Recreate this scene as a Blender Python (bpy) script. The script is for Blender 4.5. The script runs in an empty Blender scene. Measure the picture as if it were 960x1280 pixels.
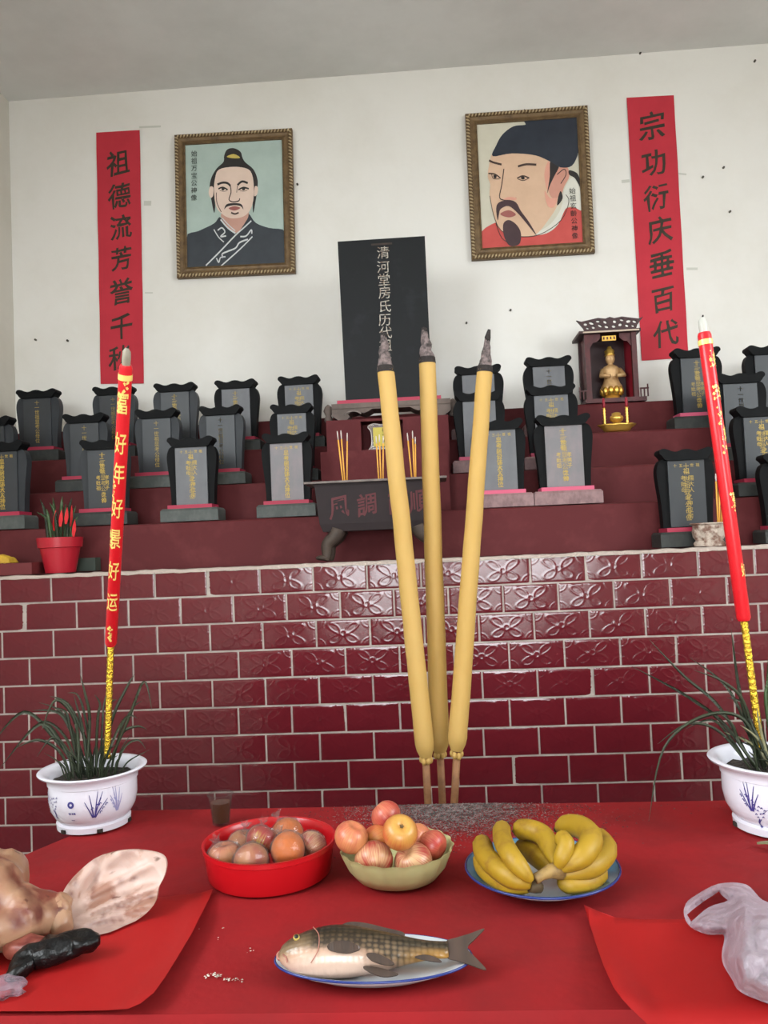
import bpy, bmesh, math, random
import numpy as np
from mathutils import Vector, Matrix, noise
from mathutils.geometry import delaunay_2d_cdt
random.seed(7)
PI = math.pi
S = bpy.context.scene
COL = S.collection

# ------------------------------------------------------------------ camera
YAW, PITCH, ROLL, FPX, HC = .0574, .042, .0423, 1000., 1.35
_cy, _sy, _cp, _sp, _cr, _sr = math.cos(YAW), math.sin(YAW), math.cos(PITCH), math.sin(PITCH), math.cos(ROLL), math.sin(ROLL)
FW = Vector((-_sy*_cp, _cy*_cp, _sp))
_r0 = Vector((_cy, _sy, 0)); _u0 = _r0.cross(FW)
RT = _cr*_r0 - _sr*_u0
UP = _sr*_r0 + _cr*_u0
CAM = Vector((0, 0, HC))
cd = bpy.data.cameras.new('camera'); cam = bpy.data.objects.new('camera', cd); COL.objects.link(cam)
cam.matrix_world = Matrix(((RT.x, UP.x, -FW.x, 0), (RT.y, UP.y, -FW.y, 0), (RT.z, UP.z, -FW.z, HC), (0, 0, 0, 1)))
cd.sensor_fit = 'HORIZONTAL'; cd.sensor_width = 36; cd.lens = 36*FPX/960; cd.clip_start = .05; cd.clip_end = 200
S.camera = cam

# ------------------------------------------------------------------ light and exposure
W = bpy.data.worlds.new('overcast'); S.world = W; W.use_nodes = True
wn = W.node_tree.nodes; wl = W.node_tree.links
bgn = wn['Background']; bgn.inputs[0].default_value = (.90, .965, 1, 1); bgn.inputs[1].default_value = 14.0
S.view_settings.view_transform = 'Standard'; S.view_settings.look = 'None'
S.view_settings.exposure = .46; S.view_settings.gamma = 1; S.view_settings.use_curve_mapping = False
DOOR = (-1.5, 2.1, -6.6, 2.7)     # x0, x1, y of the front wall, height of the doorway
SIDE = (-1.2, 1.2, 2.15, 3.45)        # y0, y1, z0, z1 of an added right-wall opening that lights the tabletop
LEFTW = (-1.7, .9, 2.2, 3.6)         # matching opening added in the left wall for even top light
def portal(name, loc, rot, sx, sy):
    la = bpy.data.lights.new(name, 'AREA'); la.shape = 'RECTANGLE'; la.size = sx; la.size_y = sy; la.cycles.is_portal = True
    lo = bpy.data.objects.new(name, la); COL.objects.link(lo); lo.location = loc; lo.rotation_euler = rot
portal('doorway_portal', ((DOOR[0]+DOOR[1])/2, DOOR[2]-.2, DOOR[3]/2), (PI/2, 0, 0), DOOR[1]-DOOR[0], DOOR[3])
portal('window_portal', (3.8, (SIDE[0]+SIDE[1])/2, (SIDE[2]+SIDE[3])/2), (PI/2, 0, PI/2), SIDE[1]-SIDE[0], SIDE[3]-SIDE[2])
portal('left_window_portal', (-2.56, (LEFTW[0]+LEFTW[1])/2, (LEFTW[2]+LEFTW[3])/2), (PI/2, 0, -PI/2), LEFTW[1]-LEFTW[0], LEFTW[3]-LEFTW[2])

# ------------------------------------------------------------------ rays through photograph pixels (authoring aid)
def ray(px, py): return FW + RT*((px-480)/FPX) - UP*((py-640)/FPX)
def at(px, py, Y):
    d = ray(px, py); return CAM + d*(Y/d.y)
def atz(px, py, z):
    d = ray(px, py); return CAM + d*((z-HC)/d.z)
def mpp(P): return (Vector(P)-CAM).dot(FW)/FPX

# ------------------------------------------------------------------ materials
def lin(c):
    o = []
    for v in c:
        v = v/255.
        o.append(v/12.92 if v <= .04045 else ((v+.055)/1.055)**2.4)
    return (*o, 1.)
def mat(name, rgb, rough=.6, metal=0., var=None, bump=None, spec=.5, trans=0., coat=0., ior=1.45, sub=0.):
    m = bpy.data.materials.new(name); m.use_nodes = True
    nt = m.node_tree; b = nt.nodes['Principled BSDF']
    b.inputs['Base Color'].default_value = lin(rgb); b.inputs['Roughness'].default_value = rough
    b.inputs['Metallic'].default_value = metal; b.inputs['Specular IOR Level'].default_value = spec
    b.inputs['Transmission Weight'].default_value = trans; b.inputs['Coat Weight'].default_value = coat
    b.inputs['IOR'].default_value = ior
    if sub:
        b.inputs['Subsurface Weight'].default_value = sub; b.inputs['Subsurface Radius'].default_value = (.01, .004, .002)
    tc = nt.nodes.new('ShaderNodeTexCoord')
    if var:                       # (scale, second colour, low, high[, stretch])
        n = nt.nodes.new('ShaderNodeTexNoise'); n.inputs['Scale'].default_value = var[0]; n.inputs['Detail'].default_value = 6
        n.inputs['Roughness'].default_value = .62
        src = tc.outputs['Object']
        if len(var) > 4:
            mp = nt.nodes.new('ShaderNodeMapping'); mp.inputs['Scale'].default_value = var[4]
            nt.links.new(src, mp.inputs[0]); src = mp.outputs[0]
        nt.links.new(src, n.inputs['Vector'])
        r = nt.nodes.new('ShaderNodeValToRGB'); e = r.color_ramp.elements
        e[0].position = var[2]; e[1].position = var[3]; e[0].color = lin(rgb); e[1].color = lin(var[1])
        nt.links.new(n.outputs['Fac'], r.inputs[0]); nt.links.new(r.outputs[0], b.inputs['Base Color'])
    if bump:
        n2 = nt.nodes.new('ShaderNodeTexNoise'); n2.inputs['Scale'].default_value = bump[0]; n2.inputs['Detail'].default_value = 5
        nt.links.new(tc.outputs['Object'], n2.inputs['Vector'])
        bp = nt.nodes.new('ShaderNodeBump'); bp.inputs['Strength'].default_value = bump[1]; bp.inputs['Distance'].default_value = bump[2] if len(bump) > 2 else .01
        nt.links.new(n2.outputs['Fac'], bp.inputs['Height']); nt.links.new(bp.outputs[0], b.inputs['Normal'])
    return m
M = {}
def mk(k, *a, **kw): M[k] = mat(k, *a, **kw)
mk('plaster', (226, 222, 216), .9, var=(1.6, (215, 210, 201), .45, .8), bump=(60, .1, .004))
mk('ceiling_paint', (226, 225, 222), .95, var=(1.3, (208, 207, 203), .4, .75), bump=(40, .15, .004))
mk('side_paint', (205, 199, 188), .9, var=(2, (190, 183, 170), .4, .8))
mk('concrete', (150, 145, 138), .8, var=(3, (125, 120, 114), .35, .7))
mk('yard', (150, 148, 142), .9)
mk('red_paint', (84, 28, 31), .7, var=(7, (108, 50, 50), .5, .95), bump=(30, .25, .006), spec=.3)
mk('grout', (172, 160, 152), .85, var=(14, (140, 128, 122), .4, .75))
mk('mortar', (176, 160, 150), .9, bump=(90, .6, .01))
mk('glaze', (98, 26, 34), .13, var=(5, (86, 23, 31), .3, .7), spec=.6, bump=(14, .05, .004))
mk('banner_red', (190, 46, 60), .8, var=(3, (176, 40, 54), .4, .7))
mk('ink', (52, 42, 30), .7)
mk('ink_text', (40, 44, 42), .7)
mk('tape', (196, 194, 184), .35)
mk('frame_wood', (116, 92, 62), .5, .25, var=(25, (84, 64, 42), .4, .7))
mk('frame_bead', (196, 176, 140), .35, .4)
mk('nail', (80, 74, 66), .5, .6)
mk('black_stone', (15, 15, 16), .6, var=(4, (20, 21, 22), .4, .75), spec=.12)
mk('big_slab', (24, 25, 27), .55, var=(5, (46, 48, 52), .55, .85), spec=.25)
mk('mid_stone', (46, 48, 51), .5, var=(4, (54, 56, 60), .4, .75), spec=.3)
mk('grey_panel', (104, 104, 107), .45, var=(3, (92, 92, 95), .35, .7), spec=.45)
mk('dark_panel', (54, 56, 60), .38, var=(3, (50, 52, 54), .35, .7), spec=.45)
mk('pale_panel', (114, 110, 112), .42, var=(4, (134, 120, 122), .45, .8), spec=.45)
mk('stone_base', (72, 76, 73), .6, var=(8, (92, 94, 90), .45, .75))
mk('pink_base', (142, 112, 112), .6, var=(9, (110, 84, 84), .4, .7))
mk('dark_base', (48, 50, 48), .6, var=(8, (66, 66, 62), .45, .75))
mk('strip_red', (160, 40, 66), .55)
mk('strip_pink', (196, 84, 112), .55)
mk('gold_ink', (196, 164, 70), .5, .1)
mk('gold_dim', (168, 142, 70), .5, .1)
mk('worn_white', (190, 184, 172), .7, var=(60, (110, 88, 72), .42, .62))
mk('carved_stone', (88, 76, 70), .7, var=(12, (112, 96, 88), .4, .7))
mk('candle_yellow', (188, 152, 86), .65, var=(7, (176, 138, 64), .4, .7, (1, 1, .15)), sub=.1)
mk('ash_grey', (126, 110, 108), .95, var=(60, (62, 56, 54), .4, .62), bump=(120, .8, .01))
mk('char', (42, 36, 34), .9, bump=(100, .6, .01))
mk('bamboo', (142, 98, 62), .6, var=(30, (110, 72, 44), .4, .7))
mk('candle_red', (200, 24, 34), .3, spec=.5)
mk('gold_foil', (214, 178, 60), .22, .9, bump=(160, .6, .01))
mk('gold_print', (240, 214, 120), .35, .2)
mk('porcelain', (214, 212, 222), .18, spec=.5)
mk('indigo', (66, 62, 128), .3)
mk('indigo_pale', (150, 150, 190), .3)
mk('soil', (58, 48, 40), .95, var=(60, (30, 24, 20), .4, .6), bump=(80, 1., .02))
mk('leaf', (38, 46, 30), .5, var=(12, (52, 58, 38), .4, .7))
mk('leaf_dry', (146, 140, 108), .6, var=(20, (110, 112, 80), .4, .7))
mk('leaf_bright', (62, 84, 50), .45)
mk('cloth_red', (138, 24, 28), .78, var=(2.6, (112, 27, 29), .42, .72), bump=(14, .3, .012), spec=.2)
mk('paper_red', (154, 20, 20), .65, var=(3, (146, 18, 18), .4, .7), spec=.25)
mk('paper_white', (216, 206, 194), .7)
mk('table_wood', (110, 70, 46), .6)
mk('basin_red', (172, 16, 24), .28, spec=.5, sub=.05)
mk('bowl_pale', (176, 172, 122), .35, sub=.1)
mk('enamel', (180, 182, 186), .16)
mk('enamel_blue', (70, 110, 134), .18, var=(9, (84, 126, 146), .4, .7))
mk('rim_blue', (36, 50, 110), .2)
mk('banana', (158, 124, 26), .5, var=(26, (128, 92, 26), .52, .72), sub=.05)
mk('banana_tip', (74, 58, 34), .7)
mk('banana_stalk', (152, 122, 70), .6, var=(40, (96, 74, 48), .4, .65))
mk('orange_skin', (196, 98, 24), .45, bump=(300, .3, .003))
mk('pale_fruit', (176, 116, 76), .45, var=(24, (146, 44, 36), .4, .7))
mk('calyx', (92, 70, 40), .8)
mk('stem_brown', (84, 60, 38), .7)
mk('censer_black', (44, 35, 36), .6, 0., var=(6, (36, 29, 30), .35, .7), spec=.25)
mk('censer_rim', (120, 108, 102), .6, var=(20, (86, 76, 72), .4, .7))
mk('censer_red', (84, 32, 36), .6)
mk('bronze', (70, 58, 50), .55, 0., var=(14, (48, 40, 36), .4, .7), spec=.3)
mk('joss', (222, 160, 70), .6)
mk('joss_ash', (206, 194, 186), .9)
mk('wax_stub', (140, 132, 116), .5)
mk('white_stub', (178, 176, 168), .4)
mk('pot_red', (170, 30, 44), .35)
mk('shrine_wood', (84, 32, 34), .5, var=(18, (60, 24, 26), .4, .7))
mk('shrine_dark', (58, 30, 32), .5)
mk('shrine_trim', (190, 170, 150), .5)
mk('shrine_red', (148, 26, 44), .5)
mk('gold', (222, 176, 84), .28, .75, bump=(90, .3, .004))
mk('statue', (196, 160, 112), .42, .3, var=(30, (166, 122, 80), .4, .7))
mk('yellow_paper', (190, 172, 74), .6)
mk('glass_edge', (186, 172, 166), .3)
mk('ornate', (176, 160, 146), .55, var=(30, (112, 80, 66), .45, .6), bump=(60, .8, .01))
mk('yellow_pack', (206, 168, 50), .6, var=(20, (170, 130, 40), .4, .7))
mk('green_block', (58, 66, 58), .6)
mk('block_red', (98, 34, 36), .7)
mk('black_plastic', (10, 9, 10), .35, bump=(30, .5, .02), spec=.35)
mk('flesh_red', (96, 38, 32), .45, var=(22, (146, 82, 66), .4, .7))
mk('tea', (74, 42, 22), .15)
mk('pearl_black', (20, 18, 18), .2)
mk('fin', (70, 54, 46), .4, var=(40, (50, 40, 34), .4, .7, (1, .12, 1)))
mk('fish_mouth', (158, 104, 90), .4)
mk('foil_white', (168, 158, 164), .3)

def film(name, tint, rough, alpha, bump):
    """thin clear plastic: part see-through, part glossy"""
    m = bpy.data.materials.new(name); m.use_nodes = True; nt = m.node_tree
    nt.nodes.remove(nt.nodes['Principled BSDF'])
    out = nt.nodes['Material Output']
    t = nt.nodes.new('ShaderNodeBsdfTransparent'); t.inputs[0].default_value = (.97, .97, .97, 1)
    p = nt.nodes.new('ShaderNodeBsdfPrincipled'); p.inputs['Base Color'].default_value = lin(tint); p.inputs['Roughness'].default_value = rough
    p.inputs['Specular IOR Level'].default_value = .9
    mx = nt.nodes.new('ShaderNodeMixShader')
    lw = nt.nodes.new('ShaderNodeLayerWeight'); lw.inputs['Blend'].default_value = .35; ma = nt.nodes.new('ShaderNodeMath'); ma.operation = 'MULTIPLY_ADD'; ma.use_clamp = True
    nt.links.new(lw.outputs['Facing'], ma.inputs[0]); ma.inputs[1].default_value = .4; ma.inputs[2].default_value = alpha; nt.links.new(ma.outputs[0], mx.inputs[0])
    tc = nt.nodes.new('ShaderNodeTexCoord'); n = nt.nodes.new('ShaderNodeTexNoise'); n.inputs['Scale'].default_value = bump[0]; n.inputs['Detail'].default_value = 4
    bp = nt.nodes.new('ShaderNodeBump'); bp.inputs['Strength'].default_value = bump[1]; bp.inputs['Distance'].default_value = .02
    nt.links.new(tc.outputs['Object'], n.inputs['Vector']); nt.links.new(n.outputs['Fac'], bp.inputs['Height']); nt.links.new(bp.outputs[0], p.inputs['Normal'])
    nt.links.new(t.outputs[0], mx.inputs[1]); nt.links.new(p.outputs[0], mx.inputs[2]); nt.links.new(mx.outputs[0], out.inputs[0])
    M[name] = m
film('clear_wrap', (120, 114, 112), .03, .13, (30, .2))
film('cup_plastic', (90, 80, 76), .08, .04, (5, .1))
film('bag_plastic', (176, 160, 172), .36, .42, (22, .8))
film('bag_film', (170, 150, 164), .35, .24, (30, .8))
film('glass_plaque', (150, 134, 126), .15, .5, (20, .2))

def apple_mat(name, c1, c2, lo, hi, topc=None):
    m = bpy.data.materials.new(name); m.use_nodes = True; nt = m.node_tree; b = nt.nodes['Principled BSDF']
    b.inputs['Roughness'].default_value = .36
    tc = nt.nodes.new('ShaderNodeTexCoord'); sx = nt.nodes.new('ShaderNodeSeparateXYZ'); nt.links.new(tc.outputs['Object'], sx.inputs[0])
    an = nt.nodes.new('ShaderNodeMath'); an.operation = 'ARCTAN2'; nt.links.new(sx.outputs[0], an.inputs[0]); nt.links.new(sx.outputs[1], an.inputs[1])
    mu = nt.nodes.new('ShaderNodeMath'); mu.operation = 'MULTIPLY'; nt.links.new(an.outputs[0], mu.inputs[0]); mu.inputs[1].default_value = 9
    mz = nt.nodes.new('ShaderNodeMath'); mz.operation = 'MULTIPLY'; nt.links.new(sx.outputs[2], mz.inputs[0]); mz.inputs[1].default_value = 14
    cx = nt.nodes.new('ShaderNodeCombineXYZ'); nt.links.new(mu.outputs[0], cx.inputs[0]); nt.links.new(mz.outputs[0], cx.inputs[1])
    n = nt.nodes.new('ShaderNodeTexNoise'); n.inputs['Scale'].default_value = 1.6; n.inputs['Detail'].default_value = 5; nt.links.new(cx.outputs[0], n.inputs['Vector'])
    n2 = nt.nodes.new('ShaderNodeTexNoise'); n2.inputs['Scale'].default_value = 20; nt.links.new(tc.outputs['Object'], n2.inputs['Vector'])
    ad = nt.nodes.new('ShaderNodeMath'); ad.operation = 'ADD'; nt.links.new(n.outputs['Fac'], ad.inputs[0]); nt.links.new(n2.outputs['Fac'], ad.inputs[1])
    hf = nt.nodes.new('ShaderNodeMath'); hf.operation = 'MULTIPLY'; nt.links.new(ad.outputs[0], hf.inputs[0]); hf.inputs[1].default_value = .5
    r = nt.nodes.new('ShaderNodeValToRGB'); e = r.color_ramp.elements; e[0].position = lo; e[1].position = hi; e[0].color = lin(c1); e[1].color = lin(c2)
    nt.links.new(hf.outputs[0], r.inputs[0])
    res = r.outputs[0]
    if topc:                       # yellower round the stalk end
        mr = nt.nodes.new('ShaderNodeMapRange'); mr.inputs[1].default_value = .008; mr.inputs[2].default_value = .036; nt.links.new(sx.outputs[2], mr.inputs[0])
        mx = nt.nodes.new('ShaderNodeMix'); mx.data_type = 'RGBA'; nt.links.new(mr.outputs[0], mx.inputs[0]); nt.links.new(res, mx.inputs[6]); mx.inputs[7].default_value = lin(topc); res = mx.outputs[2]
    nt.links.new(res, b.inputs['Base Color']); M[name] = m
apple_mat('apple_red', (164, 52, 48), (190, 116, 84), .42, .66)
apple_mat('apple_patch', (150, 26, 22), (176, 150, 60), .5, .6)
apple_mat('apple_streak', (156, 48, 44), (194, 152, 112), .40, .58)
apple_mat('apple_pink', (176, 86, 66), (196, 132, 84), .4, .62)
apple_mat('apple_yellow', (176, 84, 50), (184, 122, 60), .42, .62, (186, 156, 68))

def fish_mat():
    m = bpy.data.materials.new('carp_skin'); m.use_nodes = True; nt = m.node_tree; b = nt.nodes['Principled BSDF']; b.inputs['Roughness'].default_value = .28
    N = nt.nodes.new; L = nt.links.new
    tc = N('ShaderNodeTexCoord'); sx = N('ShaderNodeSeparateXYZ'); L(tc.outputs['Object'], sx.inputs[0])
    # scales: a voronoi on a slightly staggered grid
    mp = N('ShaderNodeMapping'); mp.inputs['Scale'].default_value = (120, 150, 20); L(tc.outputs['Object'], mp.inputs[0])
    vo = N('ShaderNodeTexVoronoi'); vo.inputs['Scale'].default_value = 1; vo.inputs['Randomness'].default_value = .25; L(mp.outputs[0], vo.inputs['Vector'])
    cr = N('ShaderNodeValToRGB'); e = cr.color_ramp.elements; e[0].position = .25; e[1].position = .62; e[0].color = (1, 1, 1, 1); e[1].color = (.10, .09, .07, 1); L(vo.outputs['Distance'], cr.inputs[0])
    # back to belly: dark olive to cream
    yr = N('ShaderNodeMapRange'); yr.inputs[1].default_value = -.036; yr.inputs[2].default_value = .036; L(sx.outputs[1], yr.inputs[0])
    nz = N('ShaderNodeTexNoise'); nz.inputs['Scale'].default_value = 26; L(tc.outputs['Object'], nz.inputs['Vector'])
    ad = N('ShaderNodeMath'); ad.operation = 'MULTIPLY_ADD'; L(nz.outputs['Fac'], ad.inputs[0]); ad.inputs[1].default_value = .2
    tq = N('ShaderNodeMapRange'); tq.inputs[1].default_value = -.02; tq.inputs[2].default_value = .12; tq.inputs[4].default_value = .34; L(sx.outputs[0], tq.inputs[0])
    ta = N('ShaderNodeMath'); L(yr.outputs[0], ta.inputs[0]); L(tq.outputs[0], ta.inputs[1]); L(ta.outputs[0], ad.inputs[2])
    rg = N('ShaderNodeValToRGB'); q = rg.color_ramp; q.elements[0].position = .30; q.elements[0].color = lin((196, 168, 152)); q.elements[1].position = .86; q.elements[1].color = lin((62, 52, 38))
    a = q.elements.new(.44); a.color = lin((172, 138, 116)); a = q.elements.new(.54); a.color = lin((124, 100, 74)); L(ad.outputs[0], rg.inputs[0])
    # scales fade out on the belly and on the head
    hx = N('ShaderNodeMapRange'); hx.inputs[1].default_value = -.085; hx.inputs[2].default_value = -.065; L(sx.outputs[0], hx.inputs[0])
    sc = N('ShaderNodeMapRange'); sc.inputs[1].default_value = .40; sc.inputs[2].default_value = .52; L(ad.outputs[0], sc.inputs[0])
    mm = N('ShaderNodeMath'); mm.operation = 'MULTIPLY'; L(hx.outputs[0], mm.inputs[0]); L(sc.outputs[0], mm.inputs[1])
    m8 = N('ShaderNodeMath'); m8.operation = 'MULTIPLY'; L(mm.outputs[0], m8.inputs[0]); m8.inputs[1].default_value = .95
    mx = N('ShaderNodeMix'); mx.data_type = 'RGBA'; mx.blend_type = 'MULTIPLY'; L(m8.outputs[0], mx.inputs[0]); L(rg.outputs[0], mx.inputs[6]); L(cr.outputs[0], mx.inputs[7])
    # yellow toward the tail on the flank
    tx = N('ShaderNodeMapRange'); tx.inputs[1].default_value = .05; tx.inputs[2].default_value = .1; L(sx.outputs[0], tx.inputs[0])
    ty = N('ShaderNodeMapRange'); ty.inputs[1].default_value = .0; ty.inputs[2].default_value = -.018; L(sx.outputs[1], ty.inputs[0])
    tm = N('ShaderNodeMath'); tm.operation = 'MULTIPLY'; L(tx.outputs[0], tm.inputs[0]); L(ty.outputs[0], tm.inputs[1])
    my = N('ShaderNodeMix'); my.data_type = 'RGBA'; L(tm.outputs[0], my.inputs[0]); L(mx.outputs[2], my.inputs[6]); my.inputs[7].default_value = lin((176, 126, 48))
    L(my.outputs[2], b.inputs['Base Color'])
    bp = N('ShaderNodeBump'); bp.inputs['Strength'].default_value = .4; bp.inputs['Distance'].default_value = .002; bp.invert = True; L(vo.outputs['Distance'], bp.inputs['Height']); L(bp.outputs[0], b.inputs['Normal'])
    M['carp_skin'] = m
fish_mat()
def pig_mat(name, c0, c1, c2, scale):
    m = bpy.data.materials.new(name); m.use_nodes = True; nt = m.node_tree; b = nt.nodes['Principled BSDF']; b.inputs['Roughness'].default_value = .42
    b.inputs['Subsurface Weight'].default_value = .12; b.inputs['Subsurface Radius'].default_value = (.012, .005, .003)
    N = nt.nodes.new; L = nt.links.new
    tc = N('ShaderNodeTexCoord')
    n = N('ShaderNodeTexNoise'); n.inputs['Scale'].default_value = scale; n.inputs['Detail'].default_value = 5; n.inputs['Distortion'].default_value = .6; L(tc.outputs['Object'], n.inputs['Vector'])
    r = N('ShaderNodeValToRGB'); q = r.color_ramp; q.elements[0].position = .36; q.elements[0].color = lin(c1); q.elements[1].position = .78; q.elements[1].color = lin(c2)
    a = q.elements.new(.44); a.color = lin(c0); L(n.outputs['Fac'], r.inputs[0])
    n2 = N('ShaderNodeTexNoise'); n2.inputs['Scale'].default_value = 42; n2.inputs['Detail'].default_value = 2; L(tc.outputs['Object'], n2.inputs['Vector'])
    r2 = N('ShaderNodeValToRGB'); e = r2.color_ramp.elements; e[0].position = .68; e[1].position = .74; e[0].color = (1, 1, 1, 1); e[1].color = lin((120, 88, 74)); L(n2.outputs['Fac'], r2.inputs[0])
    mx = N('ShaderNodeMix'); mx.data_type = 'RGBA'; mx.blend_type = 'MULTIPLY'; mx.inputs[0].default_value = .8; L(r.outputs[0], mx.inputs[6]); L(r2.outputs[0], mx.inputs[7])
    sa = N('ShaderNodeAttribute'); sa.attribute_name = 'seam'; ms = N('ShaderNodeMix'); ms.data_type = 'RGBA'; L(sa.outputs['Fac'], ms.inputs[0]); L(mx.outputs[2], ms.inputs[6]); ms.inputs[7].default_value = lin((92, 38, 30)); L(ms.outputs[2], b.inputs['Base Color'])
    bp = N('ShaderNodeBump'); bp.inputs['Strength'].default_value = .35; bp.inputs['Distance'].default_value = .006; L(n.outputs['Fac'], bp.inputs['Height']); L(bp.outputs[0], b.inputs['Normal'])
    M[name] = m
pig_mat('pig_skin', (150, 108, 84), (116, 58, 46), (162, 128, 100), 15)
pig_mat('pig_ear_skin', (180, 150, 138), (146, 106, 90), (188, 164, 156), 20)

# ------------------------------------------------------------------ mesh helpers
class MB:
    def __init__(s): s.v = []; s.f = []; s.m = []
    def add(s, v, f, mi=0):
        o = len(s.v); s.v += [tuple(p) for p in v]; s.f += [tuple(i+o for i in q) for q in f]; s.m += [mi]*len(f); return s
    def box(s, c, d, mi=0, rot=None):
        c = Vector(c); hx, hy, hz = d[0]/2, d[1]/2, d[2]/2
        p = [Vector((x, y, z)) for x in (-hx, hx) for y in (-hy, hy) for z in (-hz, hz)]
        if rot: p = [rot @ q for q in p]
        return s.add([c+q for q in p], [(0, 1, 3, 2), (4, 6, 7, 5), (0, 4, 5, 1), (2, 3, 7, 6), (0, 2, 6, 4), (1, 5, 7, 3)], mi)
    def b2(s, lo, hi, mi=0): return s.box([(a+b)/2 for a, b in zip(lo, hi)], [b-a for a, b in zip(lo, hi)], mi)
    def lathe(s, prof, c=(0, 0, 0), n=32, mi=0, sx=1, sy=1, cap0=True, cap1=True, wav=None):
        v = []; f = []; k = len(prof)
        for j, (r, z) in enumerate(prof):
            for i in range(n):
                a = 2*PI*i/n; q = wav(a, j) if wav else 0
                v.append((c[0]+(r+q)*math.cos(a)*sx, c[1]+(r+q)*math.sin(a)*sy, c[2]+z))
        for j in range(k-1):
            for i in range(n): f.append((j*n+i, j*n+(i+1) % n, (j+1)*n+(i+1) % n, (j+1)*n+i))
        if cap0: f.append(tuple(reversed(range(n))))
        if cap1: f.append(tuple((k-1)*n+i for i in range(n)))
        return s.add(v, f, mi)
    def tube(s, pts, rad, n=10, mi=0, caps=True, flat=1., up=None):
        pts = [Vector(p) for p in pts]; k = len(pts)
        if not hasattr(rad, '__len__'): rad = [rad]*k
        v = []; f = []; nrm = None
        for j in range(k):
            t = (pts[min(j+1, k-1)]-pts[max(j-1, 0)]).normalized()
            if nrm is None:
                a = Vector(up) if up else (Vector((0, 0, 1)) if abs(t.z) < .9 else Vector((0, 1, 0)))
                nrm = (a-t*a.dot(t)).normalized()
            else: nrm = (nrm-t*nrm.dot(t)).normalized()
            b = t.cross(nrm)
            for i in range(n):
                a = 2*PI*i/n; v.append(pts[j]+nrm*(rad[j]*flat*math.cos(a))+b*(rad[j]*math.sin(a)))
        for j in range(k-1):
            for i in range(n): f.append((j*n+i, j*n+(i+1) % n, (j+1)*n+(i+1) % n, (j+1)*n+i))
        if caps: f.append(tuple(reversed(range(n)))); f.append(tuple((k-1)*n+i for i in range(n)))
        return s.add(v, f, mi)
    def ball(s, c, r, n=16, m=10, mi=0, sc=(1, 1, 1), fn=None):
        v = [(0, 0, -1)]; f = []
        for j in range(1, m):
            t = -PI/2+PI*j/m
            for i in range(n): a = 2*PI*i/n; v.append((math.cos(t)*math.cos(a), math.cos(t)*math.sin(a), math.sin(t)))
        v.append((0, 0, 1)); L = len(v)-1
        for i in range(n):
            f.append((0, 1+(i+1) % n, 1+i)); f.append((L, L-n+i, L-n+(i+1) % n))
            for j in range(m-2): a = 1+j*n; f.append((a+i, a+(i+1) % n, a+n+(i+1) % n, a+n+i))
        if fn: v = [fn(*p) for p in v]
        return s.add([(c[0]+p[0]*r*sc[0], c[1]+p[1]*r*sc[1], c[2]+p[2]*r*sc[2]) for p in v], f, mi)
    def grid(s, fn, nu, nv, mi=0, wrap=False):
        v = [fn(i/nu, j/nv) for j in range(nv+1) for i in range(nu+1)]
        f = [(j*(nu+1)+i, j*(nu+1)+i+1, (j+1)*(nu+1)+i+1, (j+1)*(nu+1)+i) for j in range(nv) for i in range(nu)]
        return s.add(v, f, mi)
    def xf(s, mtx):
        s.v = [tuple(mtx @ Vector(p)) for p in s.v]; return s

def inside(p, poly):
    c = False; x, y = p; n = len(poly); j = n-1
    for i in range(n):
        xi, yi = poly[i]; xj, yj = poly[j]
        if (yi > y) != (yj > y) and x < (xj-xi)*(y-yi)/(yj-yi)+xi: c = not c
        j = i
    return c
def spline(pts, k=6, closed=True):
    n = len(pts); o = []
    pts = [Vector(p) for p in pts]
    rng = range(n) if closed else range(n-1)
    for i in rng:
        g = (lambda q: pts[q % n]) if closed else (lambda q: pts[max(0, min(n-1, q))])
        p0, p1, p2, p3 = g(i-1), g(i), g(i+1), g(i+2)
        for t in range(k):
            t /= k
            o.append(.5*((2*p1)+(p2-p0)*t+(2*p0-5*p1+4*p2-p3)*t*t+(3*p1-p0-3*p2+p3)*t**3))
    if not closed: o.append(pts[-1])
    return [tuple(q) for q in o]
def tri2d(outline, holes=(), inner=()):
    v = [Vector(p) for p in outline]; e = [(i, (i+1) % len(outline)) for i in range(len(outline))]
    for h in holes:
        o = len(v); v += [Vector(p) for p in h]; e += [(o+i, o+(i+1) % len(h)) for i in range(len(h))]
    v += [Vector(p) for p in inner]
    ov, oe, of = delaunay_2d_cdt(v, e, [], 0, 1e-7)[:3]
    ov = [tuple(p) for p in ov]; keep = []
    for q in of:
        c = (sum(ov[i][0] for i in q)/len(q), sum(ov[i][1] for i in q)/len(q))
        if inside(c, outline) and not any(inside(c, h) for h in holes): keep.append(tuple(q))
    return ov, keep
def fill_pts(outline, step, holes=()):
    xs = [p[0] for p in outline]; ys = [p[1] for p in outline]; o = []
    y = min(ys)+step/2; k = 0
    while y < max(ys):
        x = min(xs)+step/2*(1+k % 2)
        while x < max(xs):
            if inside((x, y), outline) and not any(inside((x, y), h) for h in holes): o.append((x, y))
            x += step
        y += step*.866; k += 1
    return o
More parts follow.
